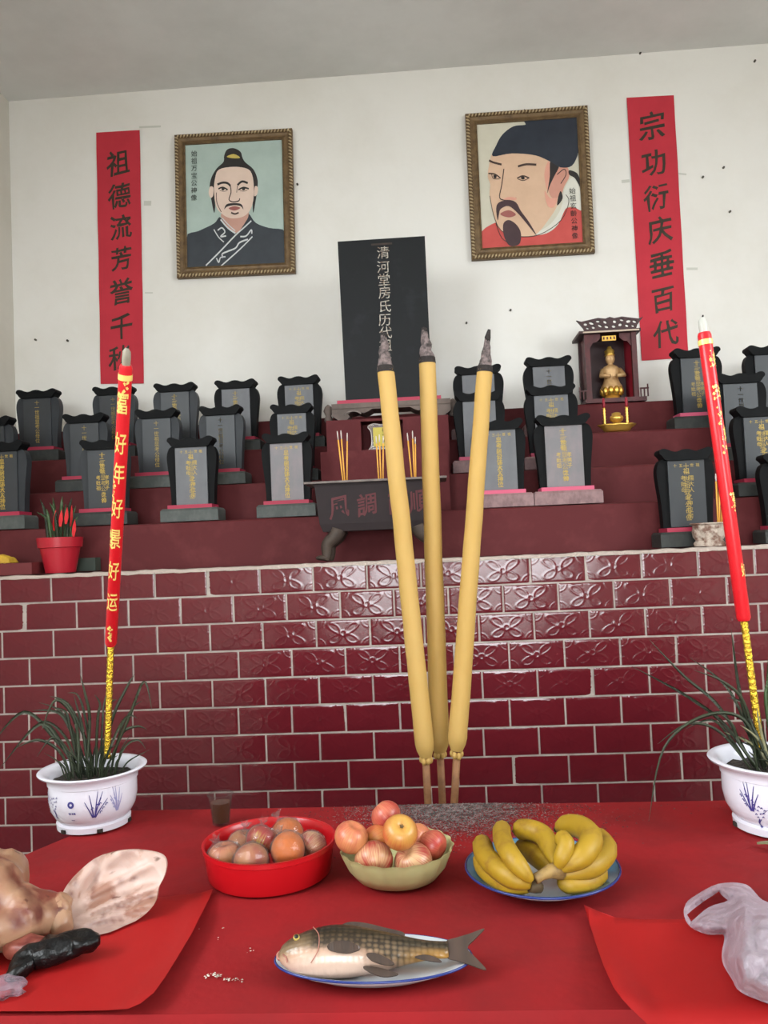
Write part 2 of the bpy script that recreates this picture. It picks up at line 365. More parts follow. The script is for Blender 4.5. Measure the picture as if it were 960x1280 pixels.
def plate(mb, outline, fn, th, holes=(), mi=0, inner=()):
    """flat piece with thickness: fn(u, v, d) gives the point, d in 0..th towards the back"""
    ov, fc = tri2d(outline, holes, inner); n = len(ov)
    a = sum((ov[q[0]][0]*(ov[q[1]][1]-ov[q[2]][1])+ov[q[1]][0]*(ov[q[2]][1]-ov[q[0]][1])+ov[q[2]][0]*(ov[q[0]][1]-ov[q[1]][1])) for q in fc[:1])
    v = [fn(p[0], p[1], 0) for p in ov]+[fn(p[0], p[1], th) for p in ov]
    if a < 0: fc = [tuple(reversed(q)) for q in fc]
    f = [q for q in fc]+[tuple(i+n for i in reversed(q)) for q in fc]
    cnt = {}
    for q in fc:
        for i in range(len(q)):
            e = (q[i], q[(i+1) % len(q)]); cnt[tuple(sorted(e))] = cnt.get(tuple(sorted(e)), [])+[e]
    for k, e in cnt.items():
        if len(e) == 1: i, j = e[0]; f.append((j, i, i+n, j+n))
    return mb.add(v, f, mi)
def stroke2d(pts, w, closed=False, k=5):
    """brush stroke as a flat ribbon in 2-D; w is a width or a list"""
    p = [Vector(q) for q in spline(pts, k, closed)]; n = len(p); v = []; f = []
    for i in range(n):
        t = (p[min(i+1, n-1)]-p[max(i-1, 0)]); t = t.normalized() if t.length else Vector((1, 0)); nn = Vector((-t.y, t.x))
        ww = w if not hasattr(w, '__len__') else w[0]+(w[1]-w[0])*i/(n-1)
        v += [tuple(p[i]+nn*ww/2), tuple(p[i]-nn*ww/2)]
    for i in range(n-1): f.append((2*i, 2*i+1, 2*i+3, 2*i+2))
    return v, f

OFF = {}
def link_mesh(name, mb, mats, parent=None, smooth=False, off=None):
    me = bpy.data.meshes.new(name)
    o = off if off is not None else (OFF.get(parent.name, Vector()) if parent else Vector())
    me.from_pydata([(x-o[0], y-o[1], z-o[2]) for x, y, z in mb.v], [], mb.f)
    if not isinstance(mats, (list, tuple)): mats = [mats]
    for m_ in mats: me.materials.append(M[m_])
    if len(mats) > 1: me.polygons.foreach_set('material_index', mb.m)
    if smooth:
        me.polygons.foreach_set('use_smooth', [True]*len(me.polygons))
        if smooth != True: me.set_sharp_from_angle(angle=smooth)
    me.update()
    ob = bpy.data.objects.new(name, me); COL.objects.link(ob)
    return ob
def part(name, mb, mats, parent, smooth=False, kind=None, label=None, off=None):
    ob = link_mesh(name, mb, mats, parent, smooth, off); ob.parent = parent
    OFF[ob.name] = OFF.get(parent.name, Vector()) if off is None else Vector(off)
    if kind: ob['kind'] = kind
    if label: ob['label'] = label
    return ob
def tag(o, label=None, cat=None, group=None, kind=None):
    if label: o['label'] = label
    if cat: o['category'] = cat
    if group: o['group'] = group
    if kind: o['kind'] = kind
    return o
def thing(name, label, cat, loc=(0, 0, 0), group=None):
    o = bpy.data.objects.new(name, None); COL.objects.link(o); o.location = loc; o.empty_display_size = .05
    OFF[o.name] = Vector(loc); return tag(o, label, cat, group)
def single(name, mb, mats, label, cat, smooth=False, group=None, kind=None, loc=(0, 0, 0)):
    o = link_mesh(name, mb, mats, None, smooth, Vector(loc)); o.location = loc; OFF[o.name] = Vector(loc); return tag(o, label, cat, group, kind)
def struct(name, mb, mats, label, smooth=False):
    o = link_mesh(name, mb, mats, None, smooth); return tag(o, label, None, None, 'structure')
def copy_tree(o, parent=None):
    c = o.copy(); COL.objects.link(c); c.parent = parent
    for ch in list(o.children): copy_tree(ch, c)
    return c

# ------------------------------------------------------------------ lettering
GL = {}
def load_glyphs(chars, offset=0., key=0):
    dg = bpy.context.evaluated_depsgraph_get()
    cu = bpy.data.curves.new('glyph', 'FONT'); cu.resolution_u = 3; cu.offset = offset
    ob = bpy.data.objects.new('glyph', cu); COL.objects.link(ob)
    def get(ch):
        cu.body = ch; bpy.context.view_layer.update(); dg.update()
        ev = ob.evaluated_get(dg); me = ev.to_mesh()
        v = [(p.co.x, p.co.y) for p in me.vertices]; f = [tuple(p.vertices) for p in me.polygons]; ev.to_mesh_clear(); return v, f
    ref, _ = get('国'); x0 = min(p[0] for p in ref); x1 = max(p[0] for p in ref); y0 = min(p[1] for p in ref); y1 = max(p[1] for p in ref)
    s = 1/max(x1-x0, y1-y0); cx, cy = (x0+x1)/2, (y0+y1)/2
    for ch in chars:
        v, f = get(ch); GL[(ch, key)] = ([((x-cx)*s, (y-cy)*s) for x, y in v], f)
    bpy.data.objects.remove(ob); bpy.data.curves.remove(cu)
def refine(v, f, lim):
    bm = bmesh.new(); vs = [bm.verts.new((x, y, 0)) for x, y in v]
    for q in f:
        try: bm.faces.new([vs[i] for i in q])
        except ValueError: pass
    for _ in range(5):
        bmesh.ops.triangulate(bm, faces=bm.faces[:])
        e = [q for q in bm.edges if q.calc_length() > lim]
        if not e: break
        bmesh.ops.subdivide_edges(bm, edges=e, cuts=1)
    bmesh.ops.triangulate(bm, faces=bm.faces[:]); bm.verts.index_update()
    o = [(p.co.x, p.co.y) for p in bm.verts], [tuple(p.index for p in q.verts) for q in bm.faces]; bm.free(); return o
BRUSH = '运祖德流芳誉千秋宗功衍庆垂百代富好年景运風調雨順'
PRINT = '清河堂房氏历代祖先始万宝公神像玄齡一二三四五六七八九十世考妣讳显大人之位孝男子孙敬立母孺張劉氏'
load_glyphs(sorted(set(BRUSH)), .015, 1)
load_glyphs(sorted(set('富好年景运')), .010, 2)
for k_ in [k for k in GL if k[1] == 2]: GL[k_] = refine(*GL[k_], .11)
load_glyphs(sorted(set(PRINT)), .0, 0)
def brush(v, seed=0):
    """handwritten look: lean, sag and swell"""
    o = []
    for x, y in v:
        k = noise.noise(Vector((x*2.2+seed*7, y*2.2, seed*3.1)))*.05; k2 = noise.noise(Vector((x*2.2, y*2.2+seed*5, 9.+seed)))*.05
        fx = noise.noise(Vector((x*9, y*9, seed)))*.022
        o.append((x*.92+.0*y+k+fx, y*1.02+.16*x+k2+fx))
    return o
def put_char(mb, ch, key, fn, size, seed=None, mi=0, sx=1.):
    v, f = GL[(ch, key)]
    if seed is not None: v = brush(v, seed)
    mb.add([fn(x*size*sx, y*size) for x, y in v], f, mi)

# ================================================================== THE SETTING
YT, YS1, YS2, YS3, YS4, YW = 3.06, 3.34, 3.64, 3.92, 4.20, 4.46       # tile face, risers, back wall
Z0, Z1, Z2, Z3, Z4 = 1.2904, 1.486, 1.665, 1.855, 2.042               # ledge and step tops
XL, XR, ZC, YF = -2.36, 3.6, 4.047, DOOR[2]
struct('floor', MB().b2((XL-.2, YF-.2, -.1), (XR+.2, YW+.2, 0)), 'concrete', 'grey concrete floor of the hall')
struct('ceiling', MB().b2((XL-.2, YF-.2, ZC), (XR+.2, YW+.2, ZC+.15)), 'ceiling_paint', 'grey bare plaster ceiling above the white back wall')
struct('wall_back', MB().b2((XL-.2, YW, 0), (XR+.2, YW+.2, ZC)), 'plaster', 'white plaster back wall behind the stepped altar')
w = MB(); w.b2((XL-.2, YF, 0), (XL, LEFTW[0], ZC)); w.b2((XL-.2, LEFTW[1], 0), (XL, YW, ZC)); w.b2((XL-.2, LEFTW[0], 0), (XL, LEFTW[1], LEFTW[2])); w.b2((XL-.2, LEFTW[0], LEFTW[3]), (XL, LEFTW[1], ZC))
struct('wall_left', w, 'side_paint', 'greyish plaster side wall at the left end of the altar')
w = MB(); w.b2((XR, YF, 0), (XR+.2, SIDE[0], ZC)); w.b2((XR, SIDE[1], 0), (XR+.2, YW, ZC)); w.b2((XR, SIDE[0], 0), (XR+.2, SIDE[1], SIDE[2])); w.b2((XR, SIDE[0], SIDE[3]), (XR+.2, SIDE[1], ZC))
struct('wall_right', w, 'side_paint', 'plaster side wall beyond the right end of the altar')
w = MB(); w.b2((XL-.2, YF-.2, 0), (DOOR[0], YF, ZC)); w.b2((DOOR[1], YF-.2, 0), (XR+.2, YF, ZC)); w.b2((DOOR[0], YF-.2, DOOR[3]), (DOOR[1], YF, ZC))
struct('wall_front', w, 'side_paint', 'front wall of the hall with the open doorway')
struct('yard', MB().b2((-25, -30, -.12), (25, YF-.2, -.02)), 'yard', 'paved yard outside the doorway')
# small scuffs and nails on the back wall are in the wall's own pieces
for px, py in ((372, 231), (904, 210), (912, 265), (878, 222), (583, 404), (638, 388), (85, 426), (45, 425), (800, 67), (943, 77)):
    p = at(px, py, YW)
    single('wall_nail', MB().tube([p, p-Vector((0, .012, 0))], .006, 8), 'nail', {
        372: 'small dark nail in the wall right of the topknot portrait', 904: 'small dark nail high on the wall right of the right banner, upper one', 912: 'small dark nail in the wall right of the right banner, at middle height',
        878: 'small dark nail closest to the right banner edge', 583: 'small dark nail in the wall between the tall slab and the giant incense', 638: 'small dark nail in the wall above the right tablets',
        85: 'small dark nail in the wall left of the left banner', 45: 'small dark nail in the wall above the leftmost back row tablet', 800: 'small dark nail in the wall close under the ceiling', 943: 'small dark nail in the wall at the upper right corner'}[px], 'nail', loc=p)

# ------------------------------------------------------------------ stepped altar
altar = thing('stepped_altar', 'stepped dark red altar platform faced with glazed maroon tiles', 'altar', (0, YT, 0))
AX0, AX1 = XL+.004, 2.6
mb = MB(); mb.b2((AX0, YT+.0035, 0), (AX1, YS1+.02, Z0-.004)); part('platform', mb, 'grout', altar)
for nm, y0, y1, z0, z1 in (('step', YS1, YS2+.05, .3, Z1), ('step', YS2, YS3+.05, .3, Z2), ('step', YS3, YS4+.05, .3, Z3), ('step', YS4, YW-.004, .3, Z4)):
    mb = MB(); n = 60       # hand-plastered edge: slightly uneven
    rnd = random.Random(int(y0*100))
    prof = lambda u: (noise.noise(Vector((u*9, y0*5, 0)))*.006)
    for i in range(n):
        pass
    def st(u, v, y0=y0, y1=y1, z0=z0, z1=z1):
        x = AX0+(AX1-AX0)*u; e = noise.noise(Vector((x*5, y0*7, 1)))*.004
        P = [(y0+e, z0), (y0+e, z1-.012), (y0+.004+e, z1-.004), (y0+.014, z1+e*.6), (y1, z1)]
        y, z = P[round(v*4)]; return (x, y, z)
    mb.grid(st, n, 4); part(nm, mb, 'red_paint', altar, smooth=.6)
# mortar lip along the tile edge
mb = MB()
mb.grid(lambda u, v: (AX0+(AX1-AX0)*u, [YT-.004, YT-.006, YT+.01, YT+.05][round(v*3)]+noise.noise(Vector((u*160, v, 3)))*.003, [Z0-.012, Z0-.003, Z0+.003, Z0][round(v*3)]+noise.noise(Vector((u*120, v, 7)))*.004), 220, 3)
part('mortar_lip', mb, 'mortar', altar, smooth=True)
mb = MB(); mb.b2((AX0, YT+.02, Z0-.006), (AX1, YS1+.03, Z0)); part('ledge', mb, 'red_paint', altar)
# glazed tiles with the moulded ornament: one shared mesh
TW, TH = .1998, .0998
def tile_h(x, y):
    h = 0.
    ex = min(x+TW/2, TW/2-x, y+TH/2, TH/2-y); h -= .003*max(0, 1-ex/.007)**2
    def ridge(d, w): return math.exp(-(d/w)**2)
    ax, ay = abs(x), y
    for sgn, cx_, cy_, ang, L_, B_ in ((1, .033, .021, .62, .027, .0125), (-1, .031, -.022, -.50, .025, .0135)):
        dx, dy = ax-cx_, ay-cy_; c, s = math.cos(ang), math.sin(ang)
        p, q = (dx*c+dy*s)/L_, (-dx*s+dy*c)/B_
        q += .35*p*p*sgn*.6
        d = math.hypot(p, q)-1
        h += .0019*ridge(d*B_, .0028)+.0006*max(0., -d)
    h += .0018*ridge(math.hypot(x, y)-.010, .0028)
    h += .0012*ridge(y-.041, .0022)*(1 if .012 < ax < .05 else 0)
    for sx_, sy_ in ((1, 1), (1, -1), (-1, 1), (-1, -1)):
        r = math.hypot(x-sx_*TW/2, y-sy_*TH/2)
        h += .0014*ridge(r-.030, .0022)+.0009*ridge(r-.019, .0022)*(.5+.5*math.cos(math.atan2(y-sy_*TH/2, x-sx_*TW/2)*22))
    return h*.25-.0012*(x/TW*2)**2
tmb = MB(); NX, NY = 72, 36
tmb.grid(lambda u, v: ((u-.5)*TW, -tile_h((u-.5)*TW, (v-.5)*TH), (v-.5)*TH), NX, NY)
ring = [(i, 0) for i in range(NX)]+[(NX, j) for j in range(NY)]+[(i, NY) for i in range(NX, 0, -1)]+[(0, j) for j in range(NY, 0, -1)]
b = len(tmb.v); tmb.v += [((i/NX-.5)*TW, .012, (j/NY-.5)*TH) for i, j in ring]
for k in range(len(ring)):
    i, j = ring[k]; i2, j2 = ring[(k+1) % len(ring)]; tmb.f.append((j2*(NX+1)+i2, j*(NX+1)+i, b+k, b+(k+1) % len(ring))); tmb.m.append(0)
tile0 = None; rnd = random.Random(3)
offs = [-1.4942, -1.6015, -1.6972, -1.589, -1.6946, -1.5967, -1.6998, -1.594, -1.699, -1.597, -1.70, -1.597]
for r in range(12):
    zc = HC-.1667+(1-r)*.1071-.05355
    for i in range(-5, 19):
        x = offs[r]+.207*i+.1035
        if x-TW/2 < XL or x > 1.95: continue
        if r > 9 and False: continue
        if tile0 is None: o = tile0 = part('tile', tmb, 'glaze', altar, smooth=.9, off=(0, 0, 0))
        else: o = tile0.copy(); COL.objects.link(o)
        o.parent = altar; o.location = (x, rnd.uniform(-.001, .001), zc)
        o.rotation_euler = (rnd.gauss(0, .006), rnd.gauss(0, .002), rnd.gauss(0, .008))

# central plinth of two blocks with the niche
pl = thing('plinth', 'dark red plastered plinth with a niche, under the tall black slab', 'plinth', (at(487, 520, 3.8).x, 3.8, Z2))
def px_box(mb, x0, y0, x1, y1, Y, Yb, zb=None):
    a = at(x0, y0, Y); c = at(x1, y1, Y); z1 = (at(x0, y0, Y).z+at(x1, y0-(x1-x0)*.045, Y).z)/2
    mb.b2((a.x, Y, c.z if zb is None else zb), (c.x, Yb, z1)); return a.x, c.x, z1
YU, YLo = 3.79, 3.60
mb = MB()
xa, xb = at(408, 540, YU).x, at(561, 540, YU).x; zu = at(487, 522, YU).z; zl = at(487, 561, YLo).z
na, nb = at(451, 540, YU).x, at(504, 540, YU).x
g_ = .008
for x0, x1, y0 in ((xa, na, YU), (nb, xb, YU), (na, nb, YU+.12)):
    mb.b2((x0, y0, Z2+g_), (x1, YS3-g_, zu)); mb.b2((x0, YS3-g_, Z3+g_), (x1, YS4-g_, zu))
mb.b2((na, YU, zu-.012), (nb, YU+.12, zu)); mb.b2((na, YU, Z2+g_), (nb, YU+.12, zl))
part('upper_block', mb, 'red_paint', pl)
xc, xd = at(401, 580, YLo).x, at(561, 580, YLo).x
mb = MB(); mb.b2((xc, YLo, Z1+g_), (xd, YS2-g_, zl)); mb.b2((xc, YS2-g_, Z2+g_), (xd, YU-.002, zl)); part('lower_block', mb, 'red_paint', pl)
# pale plaque in the niche
q0, q1 = at(459, 515, YU+.03), at(494, 552, YU+.03); qc = Vector(((q0.x+q1.x)/2, YU+.03, zl+.004))
pq = thing('plaque', 'small pale scroll shaped glass plaque with a yellow paper in the niche', 'plaque', qc)
hw, hh = (q1.x-q0.x)/2, (zu-.02-zl)
ol = [(-hw*.9, 0.), (-hw*.3, -.0), (hw*.3, 0.), (hw*.9, .0), (hw*1.05, hh*.1), (hw*.78, hh*.3), (hw*.78, hh*.7), (hw*1.0, hh*.88), (hw*.55, hh*.97), (0, hh*.93), (-hw*.55, hh*.97), (-hw*1.0, hh*.88), (-hw*.78, hh*.7), (-hw*.78, hh*.3), (-hw*1.05, hh*.1)]
mb = MB(); plate(mb, spline(ol, 4), lambda x, z, d: (qc.x+x, qc.y+d, qc.z+max(z, 0)), .012); part('body', mb, 'glass_plaque', pq)
mb = MB(); so = spline(ol, 4); mb.tube([(qc.x+x, qc.y, qc.z+max(z, .002)) for x, z in so+[so[0]]], .0022, 6, caps=False); part('edge', mb, 'glass_edge', pq)
mb = MB(); mb.b2((qc.x-hw*.62, qc.y-.003, qc.z+hh*.24), (qc.x+hw*.62, qc.y-.0015, qc.z+hh*.84)); yl = part('yellow_label', mb, 'yellow_paper', pq, label='yellow paper label with dark characters')
mb = MB()
for k, ch in enumerate('祖宝神'): put_char(mb, ch, 0 if (ch, 0) in GL else 1, lambda x, y, k=k: (qc.x+hw*.2+x, qc.y-.0036, qc.z+hh*(.74-.17*k)+y), .02)
part('lettering', mb, 'ink', yl)

# ------------------------------------------------------------------ tall central slab on its stone stand
YB = 3.895
sl, sr_ = at(417, 500, YB), at(562, 494, YB); zt = zu+.0
st = thing('slab_stand', 'low carved brown stone stand with scrolled apron under the tall slab', 'stand', ((sl.x+sr_.x)/2, YB, zu))
wS = (sr_.x-sl.x); zs = at(487, 500, YB-.1).z
mb = MB(); mb.b2((sl.x, YB-.10, zs-.030), (sr_.x, YB+.06, zs-.006)); part('top', mb, 'carved_stone', st)
def apron(x0, sgn):
    o = [(0, 0), (.0, -.05), (.03, -.085), (.07, -.085), (.085, -.06), (.075, -.045), (.09, -.03), (.12, -.025), (.15, -.04), (.17, -.03), (.19, -.012), (.26, -.012), (.26, 0)]
    return [(x0+sgn*x*wS/.56, zs-.029+z*(zs-.029-zu)/.085) for x, z in o]
for x0, sg in ((sl.x, 1), (sr_.x, -1)):
    mb = MB(); plate(mb, apron(x0, sg), lambda x, z, d: (x, YB-.095+d, z), .14); lg = part('scroll_leg', mb, 'carved_stone', st)
    cxx = x0+sg*.10*wS/.56
    mb = MB(); mb.tube([(cxx+.04*math.cos(t), YB-.098, zs-.066+.022*math.sin(t)) for t in np.linspace(.3, 2.9, 12)], .004, 6); part('scroll', mb, 'censer_rim', lg)
for px in (410, 566):
    p = at(px, 505, YB-.05); mb = MB(); mb.lathe([(.018, 0), (.022, .012), (.014, .03), (.024, .055), (.016, .075), (.004, .085)], (p.x, p.y, zu+.001), 14)
    part('finial', mb, 'carved_stone', st, smooth=True)
mb = MB(); mb.b2((at(421, 495, YB-.09).x, YB-.09, zs-.006), (at(551, 490, YB-.09).x, YB+.05, zs+.012)); part('red_strip', mb, 'strip_red', st, label='dull red strip along the top of the stand')
YBS = 3.925
c0, c1, c2, c3 = at(422, 302, YBS), at(531, 295, YBS), at(540, 489, YBS), at(432, 494, YBS)
zb_ = zs+.012
slab = thing('memorial_slab', 'tall plain black ancestral slab with one worn column of characters, central against the wall', 'slab', ((c3.x+c2.x)/2, YBS, zb_))
mb = MB(); plate(mb, [(c3.x, zb_), (c2.x, zb_), (c1.x, (c0.z+c1.z)/2), (c0.x, (c0.z+c1.z)/2)], lambda x, z, d: (x, YBS+d, z), .05); part('stone', mb, 'big_slab', slab)
mb = MB()
for k, (ch, px, py) in enumerate((('清', 479, 316), ('河', 479, 334), ('堂', 480, 350), ('房', 481, 366), ('氏', 481, 383), ('历', 481, 400), ('代', 482, 416), ('祖', 482, 432), ('先', 482, 448))):
    p = at(px, py, YBS); key = 0 if (ch, 0) in GL else 1; put_char(mb, ch, key, lambda x, y: (p.x+x, YBS-.0012, p.z+y), .058)
part('inscription', mb, 'worn_white', slab)
mb = MB(); p = at(477, 306, YBS); put_char(mb, '一', 0, lambda x, y: (p.x+x, YBS-.001, p.z+y), .1); part('header_mark', mb, 'bronze', slab)

# ------------------------------------------------------------------ memorial tablets
def sym(h): return [(x, z) for x, z in h]+[(-x, z) for x, z in reversed(h)]
SLAB = spline([(.43, .19), (.435, .30), (.455, .48), (.485, .64), (.5, .75), (.485, .82), (.44, .875), (.36, .90)], 4, False)
CROWN_R = [(.30, .875), (.36, .882), (.395, .905), (.425, .93), (.455, .948), (.452, .975), (.42, .993), (.37, .996), (.31, .985), (.25, .97), (.19, .962), (.13, .967), (.07, .98), (0.02, .985)]
CROWN = spline(CROWN_R, 3, False)
def make_tablet():
    t = thing('memorial_tablet', 'x', 'tablet')
    mb = MB(); o = SLAB; plate(mb, sym(o)[::1], lambda x, z, d: (x, -.0+d, z), .045); part('slab', mb, 'black_stone', t)
    mb = MB(); plate(mb, sym(CROWN), lambda x, z, d: (x, -.022+d, z), .075); part('crown', mb, 'black_stone', t)
    mb = MB(); mb.b2((-.315, -.010, .20), (.315, .01, .873)); part('panel', mb, 'grey_panel', t)
    mb = MB(); mb.b2((-.44, -.05, .150), (.44, .06, .192)); part('strip', mb, 'strip_red', t)
    mb = MB(); e = .012
    mb.add([(-.57, -.062, 0), (.57, -.062, 0), (.57, .065, 0), (-.57, .065, 0), (-.57, -.062, .125), (.57, -.062, .125), (.57, .065, .125), (-.57, .065, .125), (-.54, -.052, .15), (.54, -.052, .15), (.54, .062, .15), (-.54, .062, .15)],
           [(3, 2, 1, 0), (0, 1, 5, 4), (1, 2, 6, 5), (2, 3, 7, 6), (3, 0, 4, 7), (4, 5, 9, 8), (5, 6, 10, 9), (6, 7, 11, 10), (7, 4, 8, 11), (8, 9, 10, 11)]); part('base', mb, 'stone_base', t)
    return t
T0 = make_tablet()
TEXTS = [('十三', '世祖', '显考房公讳大人神位', ''), ('十五', '世祖', '房公讳之孝', '大人母孺人位'), ('', '', '十一世祖显考公母位', ''), ('', '', '十二世祖', '大人之神位')]
def inscription(kind, asp):
    """gold characters in the tablet's own unit space; asp = width / height"""
    mb = MB(); h1, h2, a, b2_ = TEXTS[kind]
    def ch(c, x, z, s):
        put_char(mb, c, 0 if (c, 0) in GL else 1, lambda u, v: (x+u/asp, -.0112, z+v), s)
    if h1:
        for k, c in enumerate(h1): ch(c, -.19+k*.1, .82, .034)
        for k, c in enumerate(h2): ch(c, .10+k*.1, .82, .034)
    top = .76 if h1 else .81
    if kind == 0:
        for k, c in enumerate(a): ch(c, .0, top-k*.063, .058)
    elif kind == 1:
        ch('祖', 0, top, .06)
        for k in range(3): ch('考妣母'[k], -.06, top-.07-.06*k, .05); ch('孺大人'[k], .075, top-.07-.06*k, .05)
        for k, c in enumerate('之神位房'): ch(c, .03, top-.26-k*.065, .055)
    elif kind == 2:
        for k, c in enumerate(a): ch(c, .0, top-k*.065, .058)
    else:
        for k, c in enumerate(a): ch(c, -.02, top-k*.06, .055)
        for k in range(3): ch('考妣祖'[k], -.10, top-.26-.06*k, .05); ch('孝男子'[k], .08, top-.26-.06*k, .05)
        for k, c in enumerate('之神'): ch(c, .01, top-.46-k*.065, .055)
    return mb
INS = {}
# (centre x, crown top y, shoulder width px, row, text kind, panel, base, strip, label)
ROW = {0: (3.24, Z0+.006), 1: (3.465, Z1+.006), 2: (3.765, Z2+.006), 3: (4.045, Z3+.006)}
TAB = [
 (46, 487, 55, 3, 2, 'dark_panel', 'dark_base', 'strip_red', 'black tablet in the back row nearest the grey side wall, gold column in full view'),
 (141, 483, 55, 3, 2, 'dark_panel', 'dark_base', 'strip_red', 'black tablet in the back row half hidden behind the tall red candle with gold characters'),
 (218, 479, 56, 3, 3, 'dark_panel', 'dark_base', 'strip_red', 'black tablet in the back row, first to the right of the left banner'),
 (294, 475, 56, 3, 3, 'grey_panel', 'dark_base', 'strip_red', 'black tablet in the back row, under the right edge of the topknot portrait'),
 (373, 470, 56, 3, 1, 'grey_panel', 'dark_base', 'strip_red', 'black grey-fronted tablet in the back row, nearest the left side of the tall slab'),
 (-13, 521, 58, 2, 1, 'dark_panel', 'dark_base', 'strip_red', 'black tablet cut by the frame edge, middle row beside the side wall'),
 (105, 517, 57, 2, 2, 'dark_panel', 'dark_base', 'strip_red', 'black tablet in the middle row, left of the tall candle with gold characters'),
 (195, 511, 57, 2, 2, 'dark_panel', 'stone_base', 'strip_red', 'black tablet in the middle row, just right of the tall candle with gold characters'),
 (275, 507, 57, 2, 2, 'dark_panel', 'stone_base', 'strip_red', 'black tablet in the middle row, between the two front tablets right of the tall candle'),
 (364, 505, 57, 2, 1, 'grey_panel', 'dark_base', 'strip_red', 'black grey-fronted tablet in the middle row, left of the black censer'),
 (2, 551, 61, 1, 0, 'dark_panel', 'stone_base', 'strip_red', 'black tablet in the front row at the left frame edge, behind the yellow bundle'),
 (128, 549, 61, 1, 3, 'dark_panel', 'dark_base', 'strip_red', 'black tablet in the front row crossed by the tall candle with gold characters'),
 (238, 546, 63, 1, 1, 'grey_panel', 'stone_base', 'strip_red', 'black grey-fronted tablet with gold double column on a grey stone base, front row'),
 (357, 541, 64, 1, 0, 'pale_panel', 'stone_base', 'strip_red', 'grey-fronted tablet on a pale stone base touching the black censer, front row'),
 (597, 457, 63, 3, 2, 'grey_panel', 'pink_base', 'strip_pink', 'black tablet in the back row behind the third giant yellow incense stick'),
 (598, 489, 64, 2, 2, 'grey_panel', 'pink_base', 'strip_pink', 'black tablet in the middle row crossed by the third giant yellow incense stick'),
 (622, 524, 67, 1, 0, 'grey_panel', 'pink_base', 'strip_pink', 'black tablet in the front row, immediately right of the giant yellow incense sticks'),
 (685, 446, 62, 3, 2, 'grey_panel', 'pink_base', 'strip_pink', 'black tablet in the back row, next to the wooden deity shrine'),
 (688, 481, 66, 2, 1, 'grey_panel', 'pink_base', 'strip_pink', 'black grey-fronted tablet in the middle row, below left of the wooden deity shrine'),
 (703, 518, 73, 1, 3, 'pale_panel', 'pink_base', 'strip_pink', 'large pale-faced tablet on a pinkish stone base, front row below the shrine'),
 (870, 435, 63, 3, 3, 'dark_panel', 'dark_base', 'strip_pink', 'black tablet under the lower end of the right banner'),
 (963, 431, 63, 3, 2, 'dark_panel', 'dark_base', 'strip_red', 'black tablet cut by the right frame edge, back row'),
 (924, 466, 66, 2, 2, 'dark_panel', 'dark_base', 'strip_red', 'black tablet in the middle row right of the plain red candle'),
 (950, 507, 68, 1, 1, 'dark_panel', 'dark_base', 'strip_red', 'black tablet in the front row right of the plain red candle'),
 (856, 560, 71, 0, 1, 'dark_panel', 'dark_base', 'strip_red', 'black tablet standing on the tiled ledge behind the small ornate burner'),
 (986, 566, 72, 0, 0, 'dark_panel', 'dark_base', 'strip_red', 'black tablet on the tiled ledge cut by the right frame edge, lowest one there'),
]
for k, (px, py, wp, row, kind, pan, bas, strip, lab) in enumerate(TAB):
    Y, zb = ROW[row]; p = at(px, py, Y); s = mpp(p)
    w_, h_ = wp*s, p.z-zb
    # x taken at mid height of the tablet
    dn = at(px+ (h_/s)*.5*.042, py+(h_/s)*.5, Y)
    t = T0 if k == 0 else copy_tree(T0)
    t.location = (dn.x, Y, zb); t.scale = (w_, 1, h_); t['label'] = lab; t['group'] = 'black memorial tablets on the altar steps'
    t.rotation_euler.z = random.Random(k).uniform(-.03, .03)
    for ch in t.children:
        b0 = ch.name.split('.')[0]
        rep = {'panel': pan, 'base': bas, 'strip': strip}.get(b0)
        if b0 == 'slab': rep = 'mid_stone' if pan == 'dark_panel' and px < 800 else 'black_stone'
        if rep: ch.material_slots[0].link = 'OBJECT'; ch.material_slots[0].material = M[rep]
    key = (kind, round(w_/h_, 2))
    if key not in INS:
        o = part('inscription', inscription(kind, w_/h_), 'gold_ink' if row < 2 else 'gold_dim', t, off=(0, 0, 0)); INS[key] = o
    else:
        o = INS[key].copy(); COL.objects.link(o); o.parent = t

# ================================================================== ON THE BACK WALL
def banner(corners, chars, label, tapes):
    tl, tr, br, bl = [at(*c, YW-.003) for c in corners]
    ct = Vector(((bl.x+br.x)/2, YW-.003, (bl.z+br.z)/2))
    t = thing('banner', label, 'banner', ct)
    def P(u, v, d=0):
        q = tl.lerp(tr, u).lerp(bl.lerp(br, u), v); wv = .0025+.002*math.sin(v*23+u*2)+.0015*math.sin(v*7)
        return (q.x, q.y-wv-d, q.z)
    mb = MB(); mb.grid(lambda u, v: P(u, v), 8, 48); part('paper', mb, 'banner_red', t, smooth=True)
    mb = MB()
    ww = (tr-tl).length; hh = (tl-bl).length
    for k, (ch, px, py, sz) in enumerate(chars):
        q = at(px, py, YW-.003); s = .95*sz*mpp(q)
        def fn(x, y):
            X, Z = q.x+x, q.z+y; v = (tl.z-Z)/hh; c0 = tl.lerp(bl, v); c1 = tr.lerp(br, v); u = (X-c0.x)/(c1.x-c0.x); p = P(u, v, .0008); return p
        put_char(mb, ch, 1, fn, s, seed=k+len(label))
    part('calligraphy', mb, 'ink', t, label='black brush characters')
    for px0, py0, px1, py1, w_ in tapes:
        a, b = at(px0, py0, YW-.001), at(px1, py1, YW-.001); d = (b-a).normalized(); n = Vector((-d.z, 0, d.x))*w_
        mb = MB(); mb.add([a+n, a-n, b-n, b+n], [(0, 1, 2, 3)]); part('tape', mb, 'tape', t)
